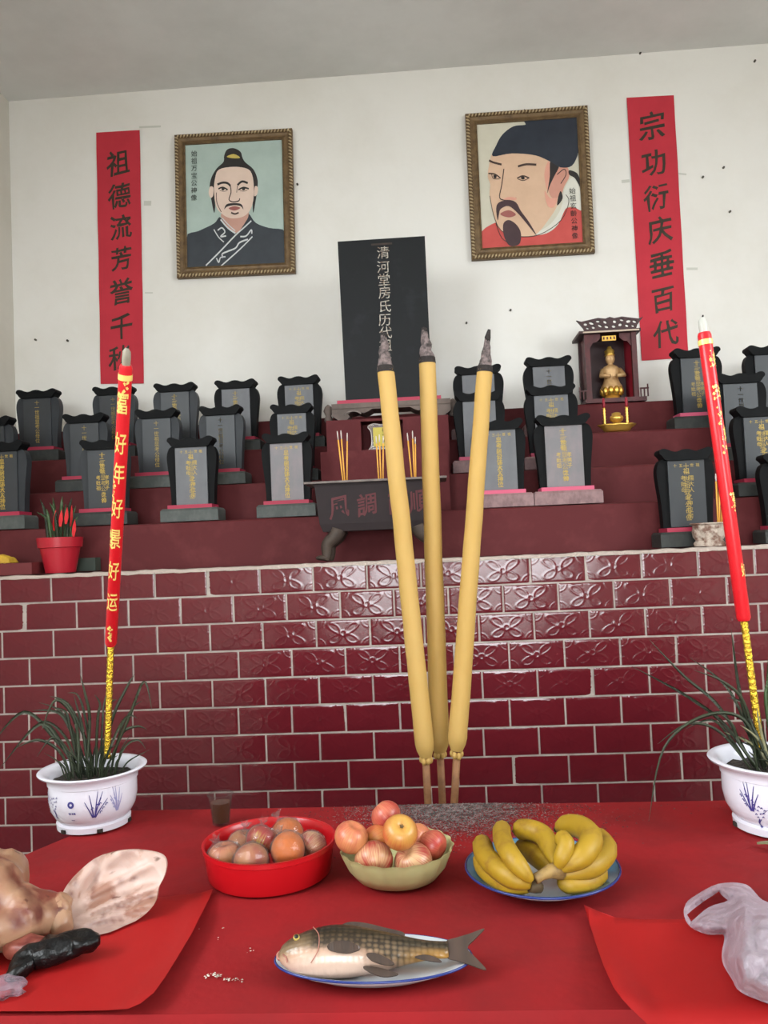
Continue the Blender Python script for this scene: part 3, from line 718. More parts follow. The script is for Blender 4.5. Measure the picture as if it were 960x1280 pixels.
banner([(120.5, 166), (175, 163), (180, 479.5), (126, 480)],
       [('祖', 148, 204, 31), ('德', 150, 245, 31), ('流', 151, 284, 30), ('芳', 152, 323, 29), ('誉', 152, 364, 31), ('千', 152, 408, 31), ('秋', 150, 447, 30)],
       'long red paper couplet banner at the left, behind the tall candle with gold characters',
       [(174, 159, 201, 158, .006), (180, 254, 189, 254, .014), (181, 366, 191, 366, .004)])
banner([(783, 122.5), (842, 119.5), (860.5, 447), (802, 451)],
       [('宗', 815, 158, 35), ('功', 817, 204, 33), ('衍', 820, 247, 32), ('庆', 825, 288, 33), ('垂', 827, 331, 34), ('百', 829, 375, 32), ('代', 832, 418, 33)],
       'long red paper couplet banner at the right, hung between the bearded portrait and the corner',
       [(777, 227, 787, 226, .009), (848, 217, 858, 218, .005), (858, 336, 872, 336, .007)])

def portrait(outer, inner_uv, label, layers, text, texty):
    """outer: TL TR BR BL pixels of the frame; the picture is laid out in its own (u, v) square"""
    Yf = YW-.035
    TL, TR, BR, BL = [at(*c, Yf) for c in outer]
    ex = ((TR-TL)+(BR-BL))/2; ez = ((TL-BL)+(TR-BR))/2; cen = (TL+TR+BR+BL)/4
    w_, h_ = ex.length, ez.length; X = ex.normalized(); Z = (ez-X*ez.dot(X)).normalized()
    org = cen-X*w_/2-Z*h_/2
    t = thing('portrait', label, 'portrait', cen)
    P = lambda x, z, y=0.: org+X*x+Z*z+Vector((0, y, 0))
    fw = inner_uv*w_
    rails = [((0, 0), (w_, 0), (w_-fw, fw), (fw, fw)), ((w_, 0), (w_, h_), (w_-fw, h_-fw), (w_-fw, fw)), ((w_, h_), (0, h_), (fw, h_-fw), (w_-fw, h_-fw)), ((0, h_), (0, 0), (fw, fw), (fw, h_-fw))]
    for a, b, c, d in rails:
        mb = MB(); v = []
        for k, (f_, y) in enumerate(((0, .03), (0, .002), (.12, -.004), (.3, -.004), (.38, .002), (.62, .006), (.8, .004), (.9, -.001), (1, .004), (1, .03))):
            v += [P(a[0]+(d[0]-a[0])*f_, a[1]+(d[1]-a[1])*f_, y), P(b[0]+(c[0]-b[0])*f_, b[1]+(c[1]-b[1])*f_, y)]
        n = 10; mb.add(v, [(2*k, 2*((k+1) % n), 2*((k+1) % n)+1, 2*k+1) for k in range(n)]+[tuple(range(0, 20, 2)), tuple(range(19, 0, -2))])
        rl = part('frame_rail', mb, 'frame_wood', t)
        mb = MB(); A = Vector((a[0]+(d[0]-a[0])*.2, a[1]+(d[1]-a[1])*.2)); B = Vector((b[0]+(c[0]-b[0])*.2, b[1]+(c[1]-b[1])*.2)); Ln = (B-A).length; dr = (B-A)/Ln; nr = Vector((-dr.y, dr.x)); k = int(Ln/.0185)
        for i in range(k):
            c_ = A+dr*(Ln*(i+.5)/k); q0 = c_-dr*.005-nr*fw*.16; q1 = c_+dr*.005+nr*fw*.16
            mb.tube([P(q0.x, q0.y, -.003), P(c_.x, c_.y, -.007), P(q1.x, q1.y, -.003)], [.002, .0046, .002], 6)
        part('rope_bead', mb, 'frame_bead', rl, smooth=True, kind='stuff')
    mb = MB(); mb.add([P(fw*.95, fw*.95, .012), P(w_-fw*.95, fw*.95, .012), P(w_-fw*.95, h_-fw*.95, .012), P(fw*.95, h_-fw*.95, .012)], [(0, 1, 2, 3)])
    names = []; iw, ih = w_-2*fw, h_-2*fw
    def UV(u, v, d): return P(fw+u*iw, h_-fw-v*ih, .012-d)
    mats = [layers[0]]
    for k, (mname, shapes) in enumerate(layers[1:]):
        if mname not in mats: mats.append(mname)
        mi = mats.index(mname)
        for s in shapes:
            d = .0006+.00035*k
            if s[0] == 'p':
                pts = spline(s[1], 4)
                pts = [(min(max(x, 0), 1), min(max(y, 0), 1)) for x, y in pts]; cl = []
                for q in pts:
                    if not cl or (abs(q[0]-cl[-1][0])+abs(q[1]-cl[-1][1])) > 1e-4: cl.append(q)
                ov, fc = tri2d(cl); mb.add([UV(x, y, d) for x, y in ov], fc, mi)
            else:
                v, f = stroke2d(s[1], s[2], False, 4); mb.add([UV(x, y, d) for x, y in v], f, mi)
    part('painting', mb, mats, t, label='painted picture behind the frame')
    mb = MB()
    for (ch, u, v, sz) in text:
        put_char(mb, ch, 0, lambda x, y: UV(u+x*ih/iw, v-y, .006), sz)
    part('lettering', mb, texty, t)
    mb = MB(); mb.tube([P(w_*.49, h_, .02), P(w_*.49, h_+.014, .025)], .003, 6); part('hanger', mb, 'nail', t)

def uvmap(TL, TR, BL):
    TL, TR, BL = Vector(TL), Vector(TR), Vector(BL); a, b = TR-TL, BL-TL; det = a.x*b.y-a.y*b.x
    def g(x, y):
        d = Vector((x, y))-TL; return ((d.x*b.y-d.y*b.x)/det, (a.x*d.y-a.y*d.x)/det)
    return g
def paint(name, rgb): M[name] = mat(name, rgb, .5, var=(9, tuple(max(0, c-9) for c in rgb), .35, .7))
for n_, c_ in dict(p_sage=(172, 188, 180), p_robe=(50, 55, 62), p_skin=(224, 198, 182), p_skin2=(196, 150, 134), p_hair=(42, 36, 35), p_line=(74, 56, 50), p_white=(206, 208, 208), p_gold=(200, 178, 92), p_lip=(160, 94, 88),
                   p_cream=(206, 200, 182), p_robe_red=(196, 78, 72), p_face=(216, 180, 152), p_ear=(206, 148, 130), p_hat=(40, 46, 58), p_collar=(216, 213, 202), p_moust=(70, 48, 52), p_blush=(222, 160, 140)).items(): paint(n_, c_)
g = uvmap((148, 195), (727, 165), (165, 928)); G = lambda *p: [g(x, y) for x, y in p]
L1_ = ['p_sage',
 ('p_skin2', [('p', G((372, 600), (520, 590), (516, 650), (450, 722), (385, 660)))]),
 ('p_robe', [('p', G((150, 748), (232, 708), (322, 664), (352, 628), (372, 640), (448, 725), (520, 640), (532, 608), (572, 660), (650, 690), (750, 708), (765, 800), (760, 920), (450, 940), (150, 945)))]),
 ('p_white', [('s', G((362, 640), (405, 690), (450, 722)), .014), ('s', G((372, 632), (415, 678), (450, 708)), .008), ('s', G((545, 648), (500, 690), (450, 735), (360, 830), (275, 915)), .012), ('s', G((552, 742), (480, 815), (365, 918)), .011), ('s', G((322, 700), (350, 745), (382, 775)), .009),
              ('s', G((345, 705), (370, 690), (388, 715), (362, 742), (395, 738)), .012), ('s', G((480, 742), (515, 738), (545, 702), (548, 725)), .012), ('s', G((525, 758), (475, 778), (452, 810), (405, 830), (372, 846), (378, 868)), .013), ('s', G((338, 870), (352, 896), (362, 868), (392, 862)), .011)]),
 ('p_hair', [('p', G((378, 296), (338, 335), (306, 390), (295, 450), (302, 500), (322, 600), (330, 560), (332, 470), (440, 440), (548, 470), (552, 540), (556, 600), (566, 560), (582, 450), (580, 395), (556, 340), (510, 300), (492, 272), (480, 236), (440, 214), (400, 222), (382, 258)))]),
 ('p_skin', [('p', G((352, 342), (328, 395), (322, 470), (336, 565), (372, 608), (410, 630), (450, 634), (500, 622), (536, 588), (556, 530), (560, 450), (550, 375), (520, 338), (440, 326))), ('p', G((298, 445), (290, 480), (300, 510), (316, 500), (318, 450))), ('p', G((566, 445), (584, 450), (580, 490), (562, 500)))]),
 ('p_hair', [('s', G((342, 432), (372, 421), (402, 424), (420, 440)), .018), ('s', G((462, 436), (490, 414), (524, 424)), .018), ('s', G((348, 458), (375, 449), (404, 464)), .013), ('s', G((468, 464), (498, 450), (530, 458)), .013), ('p', G((368, 454), (378, 451), (386, 458), (378, 468), (368, 464))), ('p', G((490, 454), (500, 451), (510, 457), (502, 467), (491, 464))),
             ('p', G((384, 580), (398, 550), (444, 543), (486, 550), (498, 582), (482, 562), (444, 556), (402, 564)))]),
 ('p_line', [('s', G((420, 440), (424, 480), (412, 522), (436, 536), (470, 530), (476, 515)), .010), ('s', G((462, 440), (458, 480)), .006), ('s', G((356, 468), (378, 473), (398, 470)), .004), ('s', G((478, 470), (502, 472), (522, 466)), .004), ('s', G((336, 480), (340, 540), (366, 596)), .007), ('s', G((425, 600), (448, 608), (470, 600)), .014)]),
 ('p_lip', [('p', G((410, 575), (444, 562), (480, 572), (446, 588)))]),
 ('p_gold', [('p', G((398, 266), (440, 250), (478, 272), (440, 276)))])]
portrait([(217.3, 168.5), (364.6, 159.8), (369.2, 340.4), (221.5, 347.3)], .088, 'gilt framed painted portrait of a man with a topknot and dark robe', L1_,
         [(c, *g(203, 248+44*k), .046) for k, c in enumerate('始祖万宝公神像')], 'ink_text')
g = uvmap((155, 195), (712, 155), (182, 880))
L2_ = ['p_cream',
 ('p_robe_red', [('p', G((150, 810), (258, 735), (300, 760), (380, 800), (480, 800), (600, 740), (655, 650), (770, 690), (790, 900), (400, 940), (150, 920)))]),
 ('p_collar', [('p', G((470, 800), (560, 742), (620, 655), (640, 550), (690, 480), (728, 560), (740, 665), (660, 640), (604, 742), (540, 792)))]),
 ('p_face', [('p', G((248, 350), (222, 420), (215, 485), (228, 525), (224, 590), (244, 690), (270, 760), (330, 806), (400, 814), (480, 800), (560, 705), (600, 640), (630, 560), (640, 480), (600, 380), (480, 345), (350, 335)))]),
 ('p_blush', [('p', G((540, 420), (560, 400), (572, 500), (548, 560), (530, 480)))]),
 ('p_ear', [('p', G((598, 442), (630, 420), (660, 430), (668, 480), (642, 530), (620, 582), (580, 602), (556, 570), (562, 520), (580, 480)))]),
 ('p_hair', [('p', G((565, 395), (612, 420), (584, 480), (560, 530), (545, 572), (560, 480))), ('p', G((668, 445), (710, 460), (728, 500), (735, 550), (700, 490), (668, 470))), ('p', G((620, 560), (630, 600), (600, 640), (606, 590)))]),
 ('p_hat', [('p', G((243, 370), (262, 312), (298, 250), (358, 205), (422, 196), (428, 190), (428, 166), (570, 160), (724, 148), (726, 250), (720, 345), (684, 420), (620, 430), (570, 402), (480, 364), (350, 354)))]),
 ('p_line', [('s', G((222, 394), (250, 406), (292, 416)), .017), ('s', G((384, 426), (430, 414), (486, 416)), .017), ('s', G((305, 440), (292, 530), (280, 600), (318, 612), (372, 600)), .009), ('s', G((218, 466), (255, 470), (286, 492)), .011), ('s', G((378, 492), (410, 478), (446, 490)), .011), ('s', G((236, 470), (246, 494), (280, 496)), .006), ('s', G((384, 496), (412, 504), (440, 492)), .006),
             ('s', G((648, 580), (664, 620), (620, 720), (500, 800), (380, 812), (300, 790), (258, 740)), .006), ('s', G((600, 470), (640, 440), (650, 470), (620, 520)), .008), ('s', G((225, 590), (244, 690), (270, 760)), .006), ('s', G((258, 740), (290, 820), (350, 860)), .006)]),
 ('p_moust', [('p', G((268, 725), (260, 660), (276, 626), (330, 612), (372, 626), (398, 672), (442, 732), (484, 806), (430, 742), (380, 684), (330, 645), (286, 662), (276, 690))), ('p', G((300, 742), (330, 722), (370, 745), (396, 790), (390, 850), (350, 866), (322, 852), (300, 800)))]),
 ('p_lip', [('p', G((282, 690), (330, 668), (370, 692), (330, 708)))]),
 ('p_hair', [('p', G((246, 478), (256, 474), (264, 482), (260, 492), (250, 492))), ('p', G((400, 486), (410, 481), (420, 487), (417, 497), (404, 497)))]),
 ('p_blush', [('p', G((300, 610), (330, 596), (372, 600), (368, 612), (330, 612))), ('p', G((530, 560), (560, 600), (600, 600), (580, 650), (545, 640)))])]
portrait([(581.8, 142), (735, 131.2), (743.6, 315.2), (589.5, 324.5)], .092, 'gilt framed painted portrait of a bearded man in a black hat and red robe', L2_,
         [(c, *g(684+2*k, 560+41*k), .046) for k, c in enumerate('始祖玄齡公神像')], 'ink_text')

# ================================================================== ON THE LEDGE AND STEPS
# deity shrine
YSH = 4.23; ps0, ps1 = at(731, 502, YSH), at(807, 500, YSH); sc_ = mpp(ps0)
def shp(px, py, Y=YSH): return at(px, py, Y)
zb = Z4+.004
sh = thing('deity_shrine', 'carved dark red wooden deity shrine with a pierced crest, next to the right banner', 'shrine', ((ps0.x+ps1.x)/2, YSH+.08, zb))
lx, rx = shp(732, 460).x, shp(797, 460).x; ztop = (shp(729, 419).z+shp(794, 415).z)/2; zcr = (shp(725, 402).z+shp(800, 397).z)/2; zfl = zb+.022
mb = MB(); mb.b2((ps0.x, YSH-.03, zb), (ps1.x, YSH+.19, zfl)); part('plinth', mb, 'shrine_wood', sh)
mb = MB(); mb.b2((lx, YSH+.165, zfl), (rx, YSH+.18, ztop)); part('back_panel', mb, 'shrine_dark', sh)
mb = MB(); mb.b2((rx-.024, YSH+.01, zfl), (rx-.012, YSH+.165, ztop)); part('side_panel', mb, 'shrine_red', sh)
mb = MB(); mb.b2((lx+.012, YSH+.01, zfl), (lx+.024, YSH+.165, ztop)); part('side_panel', mb, 'shrine_wood', sh)
for x in (lx, rx-.026):
    mb = MB(); mb.b2((x, YSH-.008, zfl), (x+.026, YSH+.018, ztop)); part('post', mb, 'shrine_wood', sh)
mb = MB(); mb.b2((lx-.03, YSH-.03, ztop), (rx+.02, YSH+.18, ztop+.014)); part('roof_board', mb, 'shrine_dark', sh)
mb = MB(); mb.b2((lx-.01, YSH-.034, ztop+.001), (rx+.01, YSH-.0305, ztop+.009)); part('cornice_strip', mb, 'shrine_trim', sh, label='pale strip under the crest')
H = zcr-ztop-.014; Wd = (rx-lx)/2+.02; cx_ = (lx+rx)/2
ol = [(-Wd*.86, 0), (Wd*.86, 0), (Wd*.9, H*.3), (Wd*1.02, H*.7), (Wd*1.12, H*1.0), (Wd*.96, H*.86), (Wd*.7, H*.98), (Wd*.4, H*1.12), (Wd*.15, H*1.02), (0, H*1.15), (-Wd*.15, H*1.02), (-Wd*.4, H*1.12), (-Wd*.7, H*.98), (-Wd*.96, H*.86), (-Wd*1.12, H*1.0), (-Wd*1.02, H*.7), (-Wd*.9, H*.3)]
holes = []
for sx_ in (-1, 1):
    for hx, hz, a, b2_, rot in ((.12, .3, .07, .1, .3), (.16, .72, .06, .12, -.5), (.34, .42, .08, .09, .8), (.4, .82, .07, .08, -.2), (.56, .3, .06, .1, -.6), (.62, .68, .09, .1, .5), (.82, .62, .07, .1, -.4), (.76, .25, .05, .08, .2)):
        holes.append([(sx_*(Wd*hx+Wd*(a*math.cos(t)*math.cos(rot)-b2_*.6*math.sin(t)*math.sin(rot))), H*hz+H*(a*math.cos(t)*math.sin(rot)*2.2+b2_*1.3*math.sin(t)*math.cos(rot))) for t in np.linspace(0, 2*PI, 9)[:-1]])
mb = MB(); plate(mb, ol, lambda x, z, d: (cx_+x, YSH-.022+d, ztop+.014+z), .016, holes); part('crest', mb, 'shrine_dark', sh, label='pierced scroll crest')
# carved apron under the roof, name plate, railings
for s_ in (-1, 1):
    ol = [(s_*.05, 0), (s_*.05, -.025), (s_*.07, -.045), (s_*.09, -.05), (s_*.105, -.075), (s_*.122, -.08), (s_*.125, 0)]
    k_ = (rx-lx)/2/.135
    mb = MB(); plate(mb, [(x*k_, z*.9) for x, z in ol], lambda x, z, d: (cx_+x, YSH+d, ztop+z), .01); part('bracket', mb, 'shrine_wood', sh)
    mb = MB()
    x0 = cx_+s_*(rx-lx)/2; 
    for i in range(3): q = x0+s_*(.004+.018*i); mb.b2((q-.003, YSH-.026, zfl), (q+.003, YSH-.02, zfl+.045+(.02 if i == 2 else 0)))
    mb.b2((min(x0, x0+s_*.045), YSH-.027, zfl+.04), (max(x0, x0+s_*.045), YSH-.019, zfl+.047)); part('railing', mb, 'shrine_wood', sh)
mb = MB(); a, b2_ = shp(752, 427), shp(769, 420); mb.b2((a.x, YSH-.014, a.z), (b2_.x, YSH-.006, b2_.z)); np_ = part('name_plate', mb, 'gold', sh)
mb = MB()
for k in range(4): x = a.x+(b2_.x-a.x)*(k+.5)/4; mb.b2((x-.004, YSH-.0155, a.z+.006), (x+.004, YSH-.0145, b2_.z-.006))
part('plate_mark', mb, 'shrine_wood', np_)
# statue in the shrine
bx = shp(764, 470, YSH+.07).x; z0 = zfl+.001; hS = shp(761, 433, YSH+.07).z-z0
stt = thing('deity_statue', 'small gilded seated deity statue on a lotus base inside the wooden shrine', 'statue', (bx, YSH+.075, z0))
k_ = hS
mb = MB(); mb.lathe([(.14*k_, 0), (.17*k_, .02*k_), (.15*k_, .05*k_), (.13*k_, .08*k_), (.18*k_, .16*k_), (.15*k_, .18*k_)], (bx, YSH+.075, z0), 20); lb = part('lotus_base', mb, 'gold', stt, smooth=.7)
for i in range(10):
    a = 2*PI*i/10; mb = MB(); c = Vector((bx+.165*k_*math.cos(a), YSH+.075+.165*k_*math.sin(a), z0+.17*k_)); mb.ball(c, .055*k_, 8, 6, 0, (1, 1, 1.5)); part('petal', mb, 'gold', lb, smooth=True)
mb = MB(); prof = [(.17, .17), (.2, .2), (.19, .26), (.15, .33), (.125, .42), (.15, .52), (.16, .58), (.12, .63), (.05, .66), (.045, .68), (.07, .71), (.085, .76), (.08, .81), (.06, .85), (.02, .87)]
mb.lathe([(r*k_, z*k_) for r, z in prof], (bx, YSH+.075, z0), 20, 0, 1, .8)
for s_ in (-1, 1): mb.tube([(bx+s_*.15*k_, YSH+.07, z0+.56*k_), (bx+s_*.2*k_, YSH+.04, z0+.44*k_), (bx+s_*.06*k_, YSH-.02+.03, z0+.42*k_)], [.05*k_, .045*k_, .03*k_], 8)
mb.ball((bx, YSH+.075-.068*k_, z0+.765*k_), .013*k_, 6, 5)
part('body', mb, 'statue', stt, smooth=True)
mb = MB(); mb.lathe([(.1*k_, .83*k_), (.075*k_, .86*k_), (.09*k_, .92*k_), (.05*k_, .95*k_), (.035*k_, .98*k_), (.03*k_, 1.0*k_)], (bx, YSH+.078, z0), 14, wav=lambda a, j: .01*k_*math.sin(5*a)); part('crown', mb, 'gold', stt, smooth=True)
# small gilt lamp stand before the shrine
YL = 3.985; c = at(771.5, 541, YL); bx = c.x; zb = Z3+.006; s_ = mpp(c)
ls = thing('altar_lamp', 'small gilt altar burner with two red tipped columns in front of the shrine', 'burner', (bx, YL, zb))
mb = MB(); mb.lathe([(.05, 0), (.066, .006), (.07, .016), (.085, .03), (.09, .038), (.07, .034), (.03, .03)], (bx, YL, zb), 24, 0, 1, .55, wav=lambda a, j: .006*math.cos(8*a)*(j > 2)); part('tray', mb, 'gold', ls, smooth=True)
mb = MB(); mb.lathe([(.012, .03), (.014, .045), (.03, .055), (.034, .068), (.03, .078), (.022, .082), (.022, .092), (.012, .096)], (bx, YL, zb), 18); part('bowl', mb, 'gold', ls, smooth=True)
for x in (-.058, .052):
    mb = MB(); mb.lathe([(.006+.003*(i % 2), .03+.007*i) for i in range(14)], (bx+x, YL, zb), 10); cl = part('column', mb, 'gold', ls, smooth=True)
    mb = MB(); mb.lathe([(.005, .122), (.007, .135), (.007, .16), (.002, .172)], (bx+x, YL, zb), 10); part('red_tip', mb, 'shrine_red', cl, smooth=True)

# black censer with joss sticks
YC = 3.20; c0, c1 = at(384, 603, 3.12), at(555, 595.5, 3.12); b0, b1 = at(408, 664, 3.13), at(538, 660, 3.13)
zr = (c0.z+c1.z)/2; zbt = (b0.z+b1.z)/2; cxm = (c0.x+c1.x)/2
ce = thing('censer', 'long black metal censer with faded red characters and flared sides on the ledge', 'censer', (cxm, YC, Z0+.008))
mb = MB(); hx0, hx1 = (c1.x-c0.x)/2-.02, (b1.x-b0.x)/2+.01
def troughpt(u, z):     # outline scale at height
    pass
v = []
for hx, hy, z in ((hx1, .072, zbt), (hx1+.012, .078, zbt+.03), (hx0-.01, .092, zr-.02), (hx0, .095, zr-.006), (hx0-.014, .082, zr-.006), (hx0-.02, .08, zr-.03)):
    v += [(cxm-hx, YC-hy, z), (cxm+hx, YC-hy, z), (cxm+hx, YC+hy, z), (cxm-hx, YC+hy, z)]
f = [(3, 2, 1, 0)]+[(4*k+i, 4*k+(i+1) % 4, 4*k+4+(i+1) % 4, 4*k+4+i) for k in range(5) for i in range(4)]
mb.add(v, f); part('body', mb, 'censer_black', ce)
mb = MB(); 
for lo, hi in (((cxm-hx0-.03, YC-.108, zr-.008), (cxm+hx0+.03, YC-.084, zr)), ((cxm-hx0-.03, YC+.084, zr-.008), (cxm+hx0+.03, YC+.108, zr)), ((cxm-hx0-.03, YC-.084, zr-.008), (cxm-hx0+.012, YC+.084, zr)), ((cxm+hx0-.012, YC-.084, zr-.008), (cxm+hx0+.03, YC+.084, zr))): mb.b2(lo, hi)
part('rim', mb, 'censer_rim', ce)
mb = MB(); mb.grid(lambda u, v: (cxm+(u-.5)*2*(hx0-.016), YC+(v-.5)*.16, zr-.014+.006*noise.noise(Vector((u*9, v*3, 0)))), 30, 8); part('ash', mb, 'ash_grey', ce, smooth=True)
for sx_ in (-1, 1):
    for sy_ in (-1, 1):
        xx = cxm+sx_*(hx1-.055)
        pts = [(xx, YC+sy_*.05, zbt+.006), (xx-(-sx_)*.012, YC+sy_*.055, zbt-.02), (xx+sx_*.042, YC+sy_*.058, zbt-.05), (xx+sx_*.045, YC+sy_*.06, Z0+.035), (xx+sx_*.05, YC+sy_*.064, Z0+.010)]
        mb = MB(); mb.tube(spline(pts, 4, False), [.034-.0012*i for i in range(17)], 10); mb.ball((xx+sx_*.06, YC+sy_*.064, Z0+.022), .02, 10, 8, 0, (1.5, 1, .55)); part('leg', mb, 'bronze', ce, smooth=True)
mb = MB()
for k, (ch, px, py) in enumerate((('風', 424, 634), ('調', 459, 631), ('雨', 498, 628), ('順', 524, 626))):
    q = at(px, py, 3.115); s = 26*mpp(q)
    def fn(x, y):
        z = q.z+y; tt = (z-zbt-.03)/(zr-.05-zbt); return (q.x+x, YC-(.078+.014*tt)-.0014, z)
    put_char(mb, ch, 1, fn, s, seed=k+40)
part('lettering', mb, 'censer_red', ce, label='faded red characters')
JS = [(429, 421.5, 539, 'left', 'leaning left'), (431, 426, 538, 'left', 'in the middle'), (433.5, 434, 541, 'left', 'upright at right'),
      (473.5, 470, 545, 'middle', 'leaning left'), (476, 474, 543, 'middle', 'in the middle'), (478.5, 479, 545, 'middle', 'upright at right'),
      (515, 509, 541, 'right', 'leaning left'), (518, 515.5, 538.5, 'right', 'in the middle'), (519.5, 519, 546, 'right', 'upright at right')]
def joss(p0, p1, lab, grp):
    t = thing('joss_stick', lab, 'incense', p0, grp); p0, p1 = Vector(p0), Vector(p1)
    mb = MB(); mb.tube([p0, p0.lerp(p1, .84)], .0032, 6); part('stick', mb, 'joss', t, smooth=True)
    mb = MB(); mb.tube([p0.lerp(p1, .83), p0.lerp(p1, .95), p1], [.0022, .0026, .0014], 6); part('ash_tip', mb, 'joss_ash', t, smooth=True)
for k, (xb, xt, yt, cl, ps) in enumerate(JS):
    pb = at(xb, 600-(xb-429)*.045, YC); pb.z = zr-.013+.002*(k % 3); joss(pb, at(xt, yt, YC+.01), f'thin yellow joss stick {ps} of the {cl} cluster in the black censer', 'joss sticks in the black censer')

# ornate little burner on the ledge at the right, with sticks
YO = 3.112; o0, o1 = at(867, 684, YO-.03), at(914, 682, YO-.03); zot = at(890, 653, YO-.03).z; ocx = (o0.x+o1.x)/2; ow = (o1.x-o0.x)/2; zo = Z0+.006
ob_ = thing('ornate_burner', 'small pale relief-carved incense burner on the ledge behind the plain red candle', 'burner', (ocx, YO, zo))
mb = MB()
mb.lathe([(ow*.80, 0), (ow*.86, .01), (ow*.72, .022), (ow*.82, .035), (ow*.86, .055), (ow*.8, .072), (ow*.82, .078), (ow*1.0, .086), (ow*1.02, zot-zo-.004), (ow*.98, zot-zo), (ow*.86, zot-zo), (ow*.84, .06)], (ocx, YO, zo), 36, 0, 1, .62, wav=lambda a, j: (.0035*math.cos(9*a)*(j in (3, 4, 5)))); part('body', mb, 'ornate', ob_, smooth=.8)
mb = MB(); mb.lathe([(ow*.84, .078), (0.001, .082)], (ocx, YO, zo), 24, 0, 1, .6); part('ash', mb, 'ash_grey', ob_)
for k, (xb, xt, yt, ps) in enumerate(((897.5, 894.5, 592, 'left one'), (899.5, 899, 600, 'middle one'), (902, 903.5, 596, 'right one'))):
    pb = at(xb, 655, YO); pb.z = zo+.083; joss(pb, at(xt, yt, YO+.02), f'thin yellow joss stick in the pale ornate burner, {ps}', 'joss sticks in the pale ornate burner')

# little red pot with pepper plant
YP = 3.185; pc = at(76, 716, YP); zp = Z0+.006; s_ = mpp(pc)
rp = thing('potted_plant', 'small red plastic pot with a dark green plant and red paper slips on the ledge', 'plant', (pc.x, YP, zp))
hp = at(75, 672, YP).z-zp
mb = MB(); mb.lathe([(.058, 0), (.078, hp*.7), (.08, hp*.71), (.086, hp*.72), (.09, hp), (.083, hp), (.078, hp*.82)], (pc.x, YP, zp), 36, cap1=False); part('pot', mb, 'pot_red', rp, smooth=.6)
mb = MB(); mb.lathe([(.079, hp*.86), (.001, hp*.9)], (pc.x, YP, zp), 24, cap0=False); part('soil', mb, 'soil', rp)
def blade(pts, w, mats, parent, name='leaf', up=(0, -1, 0), fold=.25, label=None, tip=.08):
    p = [Vector(q) for q in spline(pts, 6, False)]; n = len(p); v = []; f = []
    for i in range(n):
        t = (p[min(i+1, n-1)]-p[max(i-1, 0)]).normalized(); s = t.cross(Vector(up)); s = s.normalized() if s.length > 1e-4 else Vector((1, 0, 0)); nn = s.cross(t).normalized()
        u = i/(n-1); ww = w*(min(1, .55+u*2) if u < .3 else 1)*max(tip, 1-max(0, (u-.45)/.55)**1.8)/2
        v += [p[i]-s*ww, p[i]+nn*ww*fold, p[i]+s*ww, p[i]+nn*(ww*fold+.0006)+Vector((0, .0006, 0))]
    for i in range(n-1):
        a = 4*i; f += [(a, a+4, a+5, a+1), (a+1, a+5, a+6, a+2), (a+2, a+6, a+7, a+3), (a+3, a+7, a+4, a)]
    mb = MB(); mb.add(v, f); return part(name, mb, mats, parent, smooth=True, label=label)
zsoil = zp+hp*.88
rnd = random.Random(5)
for x0, x1, y1, yy, w_ in ((60, 50, 624, .02, .014), (64, 58, 636, -.02, .016), (68, 66, 622, .03, .015), (72, 70, 640, -.03, .014), (76, 78, 620, .0, .016), (80, 82, 630, .03, .015), (84, 90, 622, -.01, .016), (86, 95, 632, .02, .013), (70, 46, 640, .01, .012), (88, 98, 645, .02, .012), (74, 62, 628, .0, .014)):
    b_ = at(x0, 674, YP+yy); b_.z = zsoil; e_ = at(x1, y1, YP+yy*1.6); m_ = b_.lerp(e_, .55)+Vector((0, yy*.2, .02)); m_.x = b_.x*.6+e_.x*.4
    blade([b_, m_, e_], w_, 'leaf_bright' if x0 % 3 else 'leaf', rp)
for x0, y0, x1, y1, yy in ((74, 640, 78, 655, -.045), (89, 634, 88, 655, .02), (93, 652, 92, 668, -.03), (84, 637, 82, 652, -.04), (67, 640, 70, 660, -.01)):
    a, b_ = at(x0, y0, YP+yy), at(x1, y1, YP+yy); b_.z = max(b_.z, zsoil+.01); mb = MB(); c = (a+b_)/2; hz = max(a.z, b_.z)-min(a.z, b_.z)+.02
    plate(mb, [(-.004, -hz/2), (.004, -hz/2), (.009, -hz*.1), (.006, hz*.2), (.001, hz*.5), (-.006, hz*.15), (-.008, -hz*.15)], lambda x, z, d: (c.x+x+.1*z, YP+yy+d, c.z+z), .0015); part('paper_slip', mb, 'candle_red', rp, label='red paper slip')
# red kerb block with the yellow bundle, dark block behind the pot
a, b_ = at(-40, 707, 3.1), at(41, 703, 3.1)
single('kerb_block', MB().b2((XL+.01, 3.09, Z0+.006), (b_.x, 3.22, b_.z)), 'block_red', 'low dark red block on the ledge left of the small red pot', 'block', loc=((XL+b_.x)/2, 3.15, Z0))
q = at(2, 704, 3.15); q.z = b_.z+.002
mb = MB(); mb.grid(lambda u, v: (q.x-.05+.10*u, 3.12+.07*v, q.z+.034*(math.sin(PI*min(1, max(0, u)))**.35)*(math.sin(PI*v)**.3)+.006*noise.noise(Vector((u*6, v*4, 1)))), 16, 10)
mb.b2((q.x-.05, 3.12, q.z), (q.x+.05, 3.19, q.z+.004))
single('paper_bundle', mb, 'yellow_pack', 'yellow paper bundle on the low red block at the left frame edge', 'bundle', smooth=.8, loc=(q.x, 3.15, q.z))
a, b_ = at(97, 713, 3.26), at(117, 697, 3.26)
single('stone_block', MB().b2((a.x-.01, 3.275, Z0+.006), (b_.x, 3.33, b_.z)), 'green_block', 'dark greenish stone block lying behind the small red pot', 'block', loc=(a.x, 3.28, Z0))

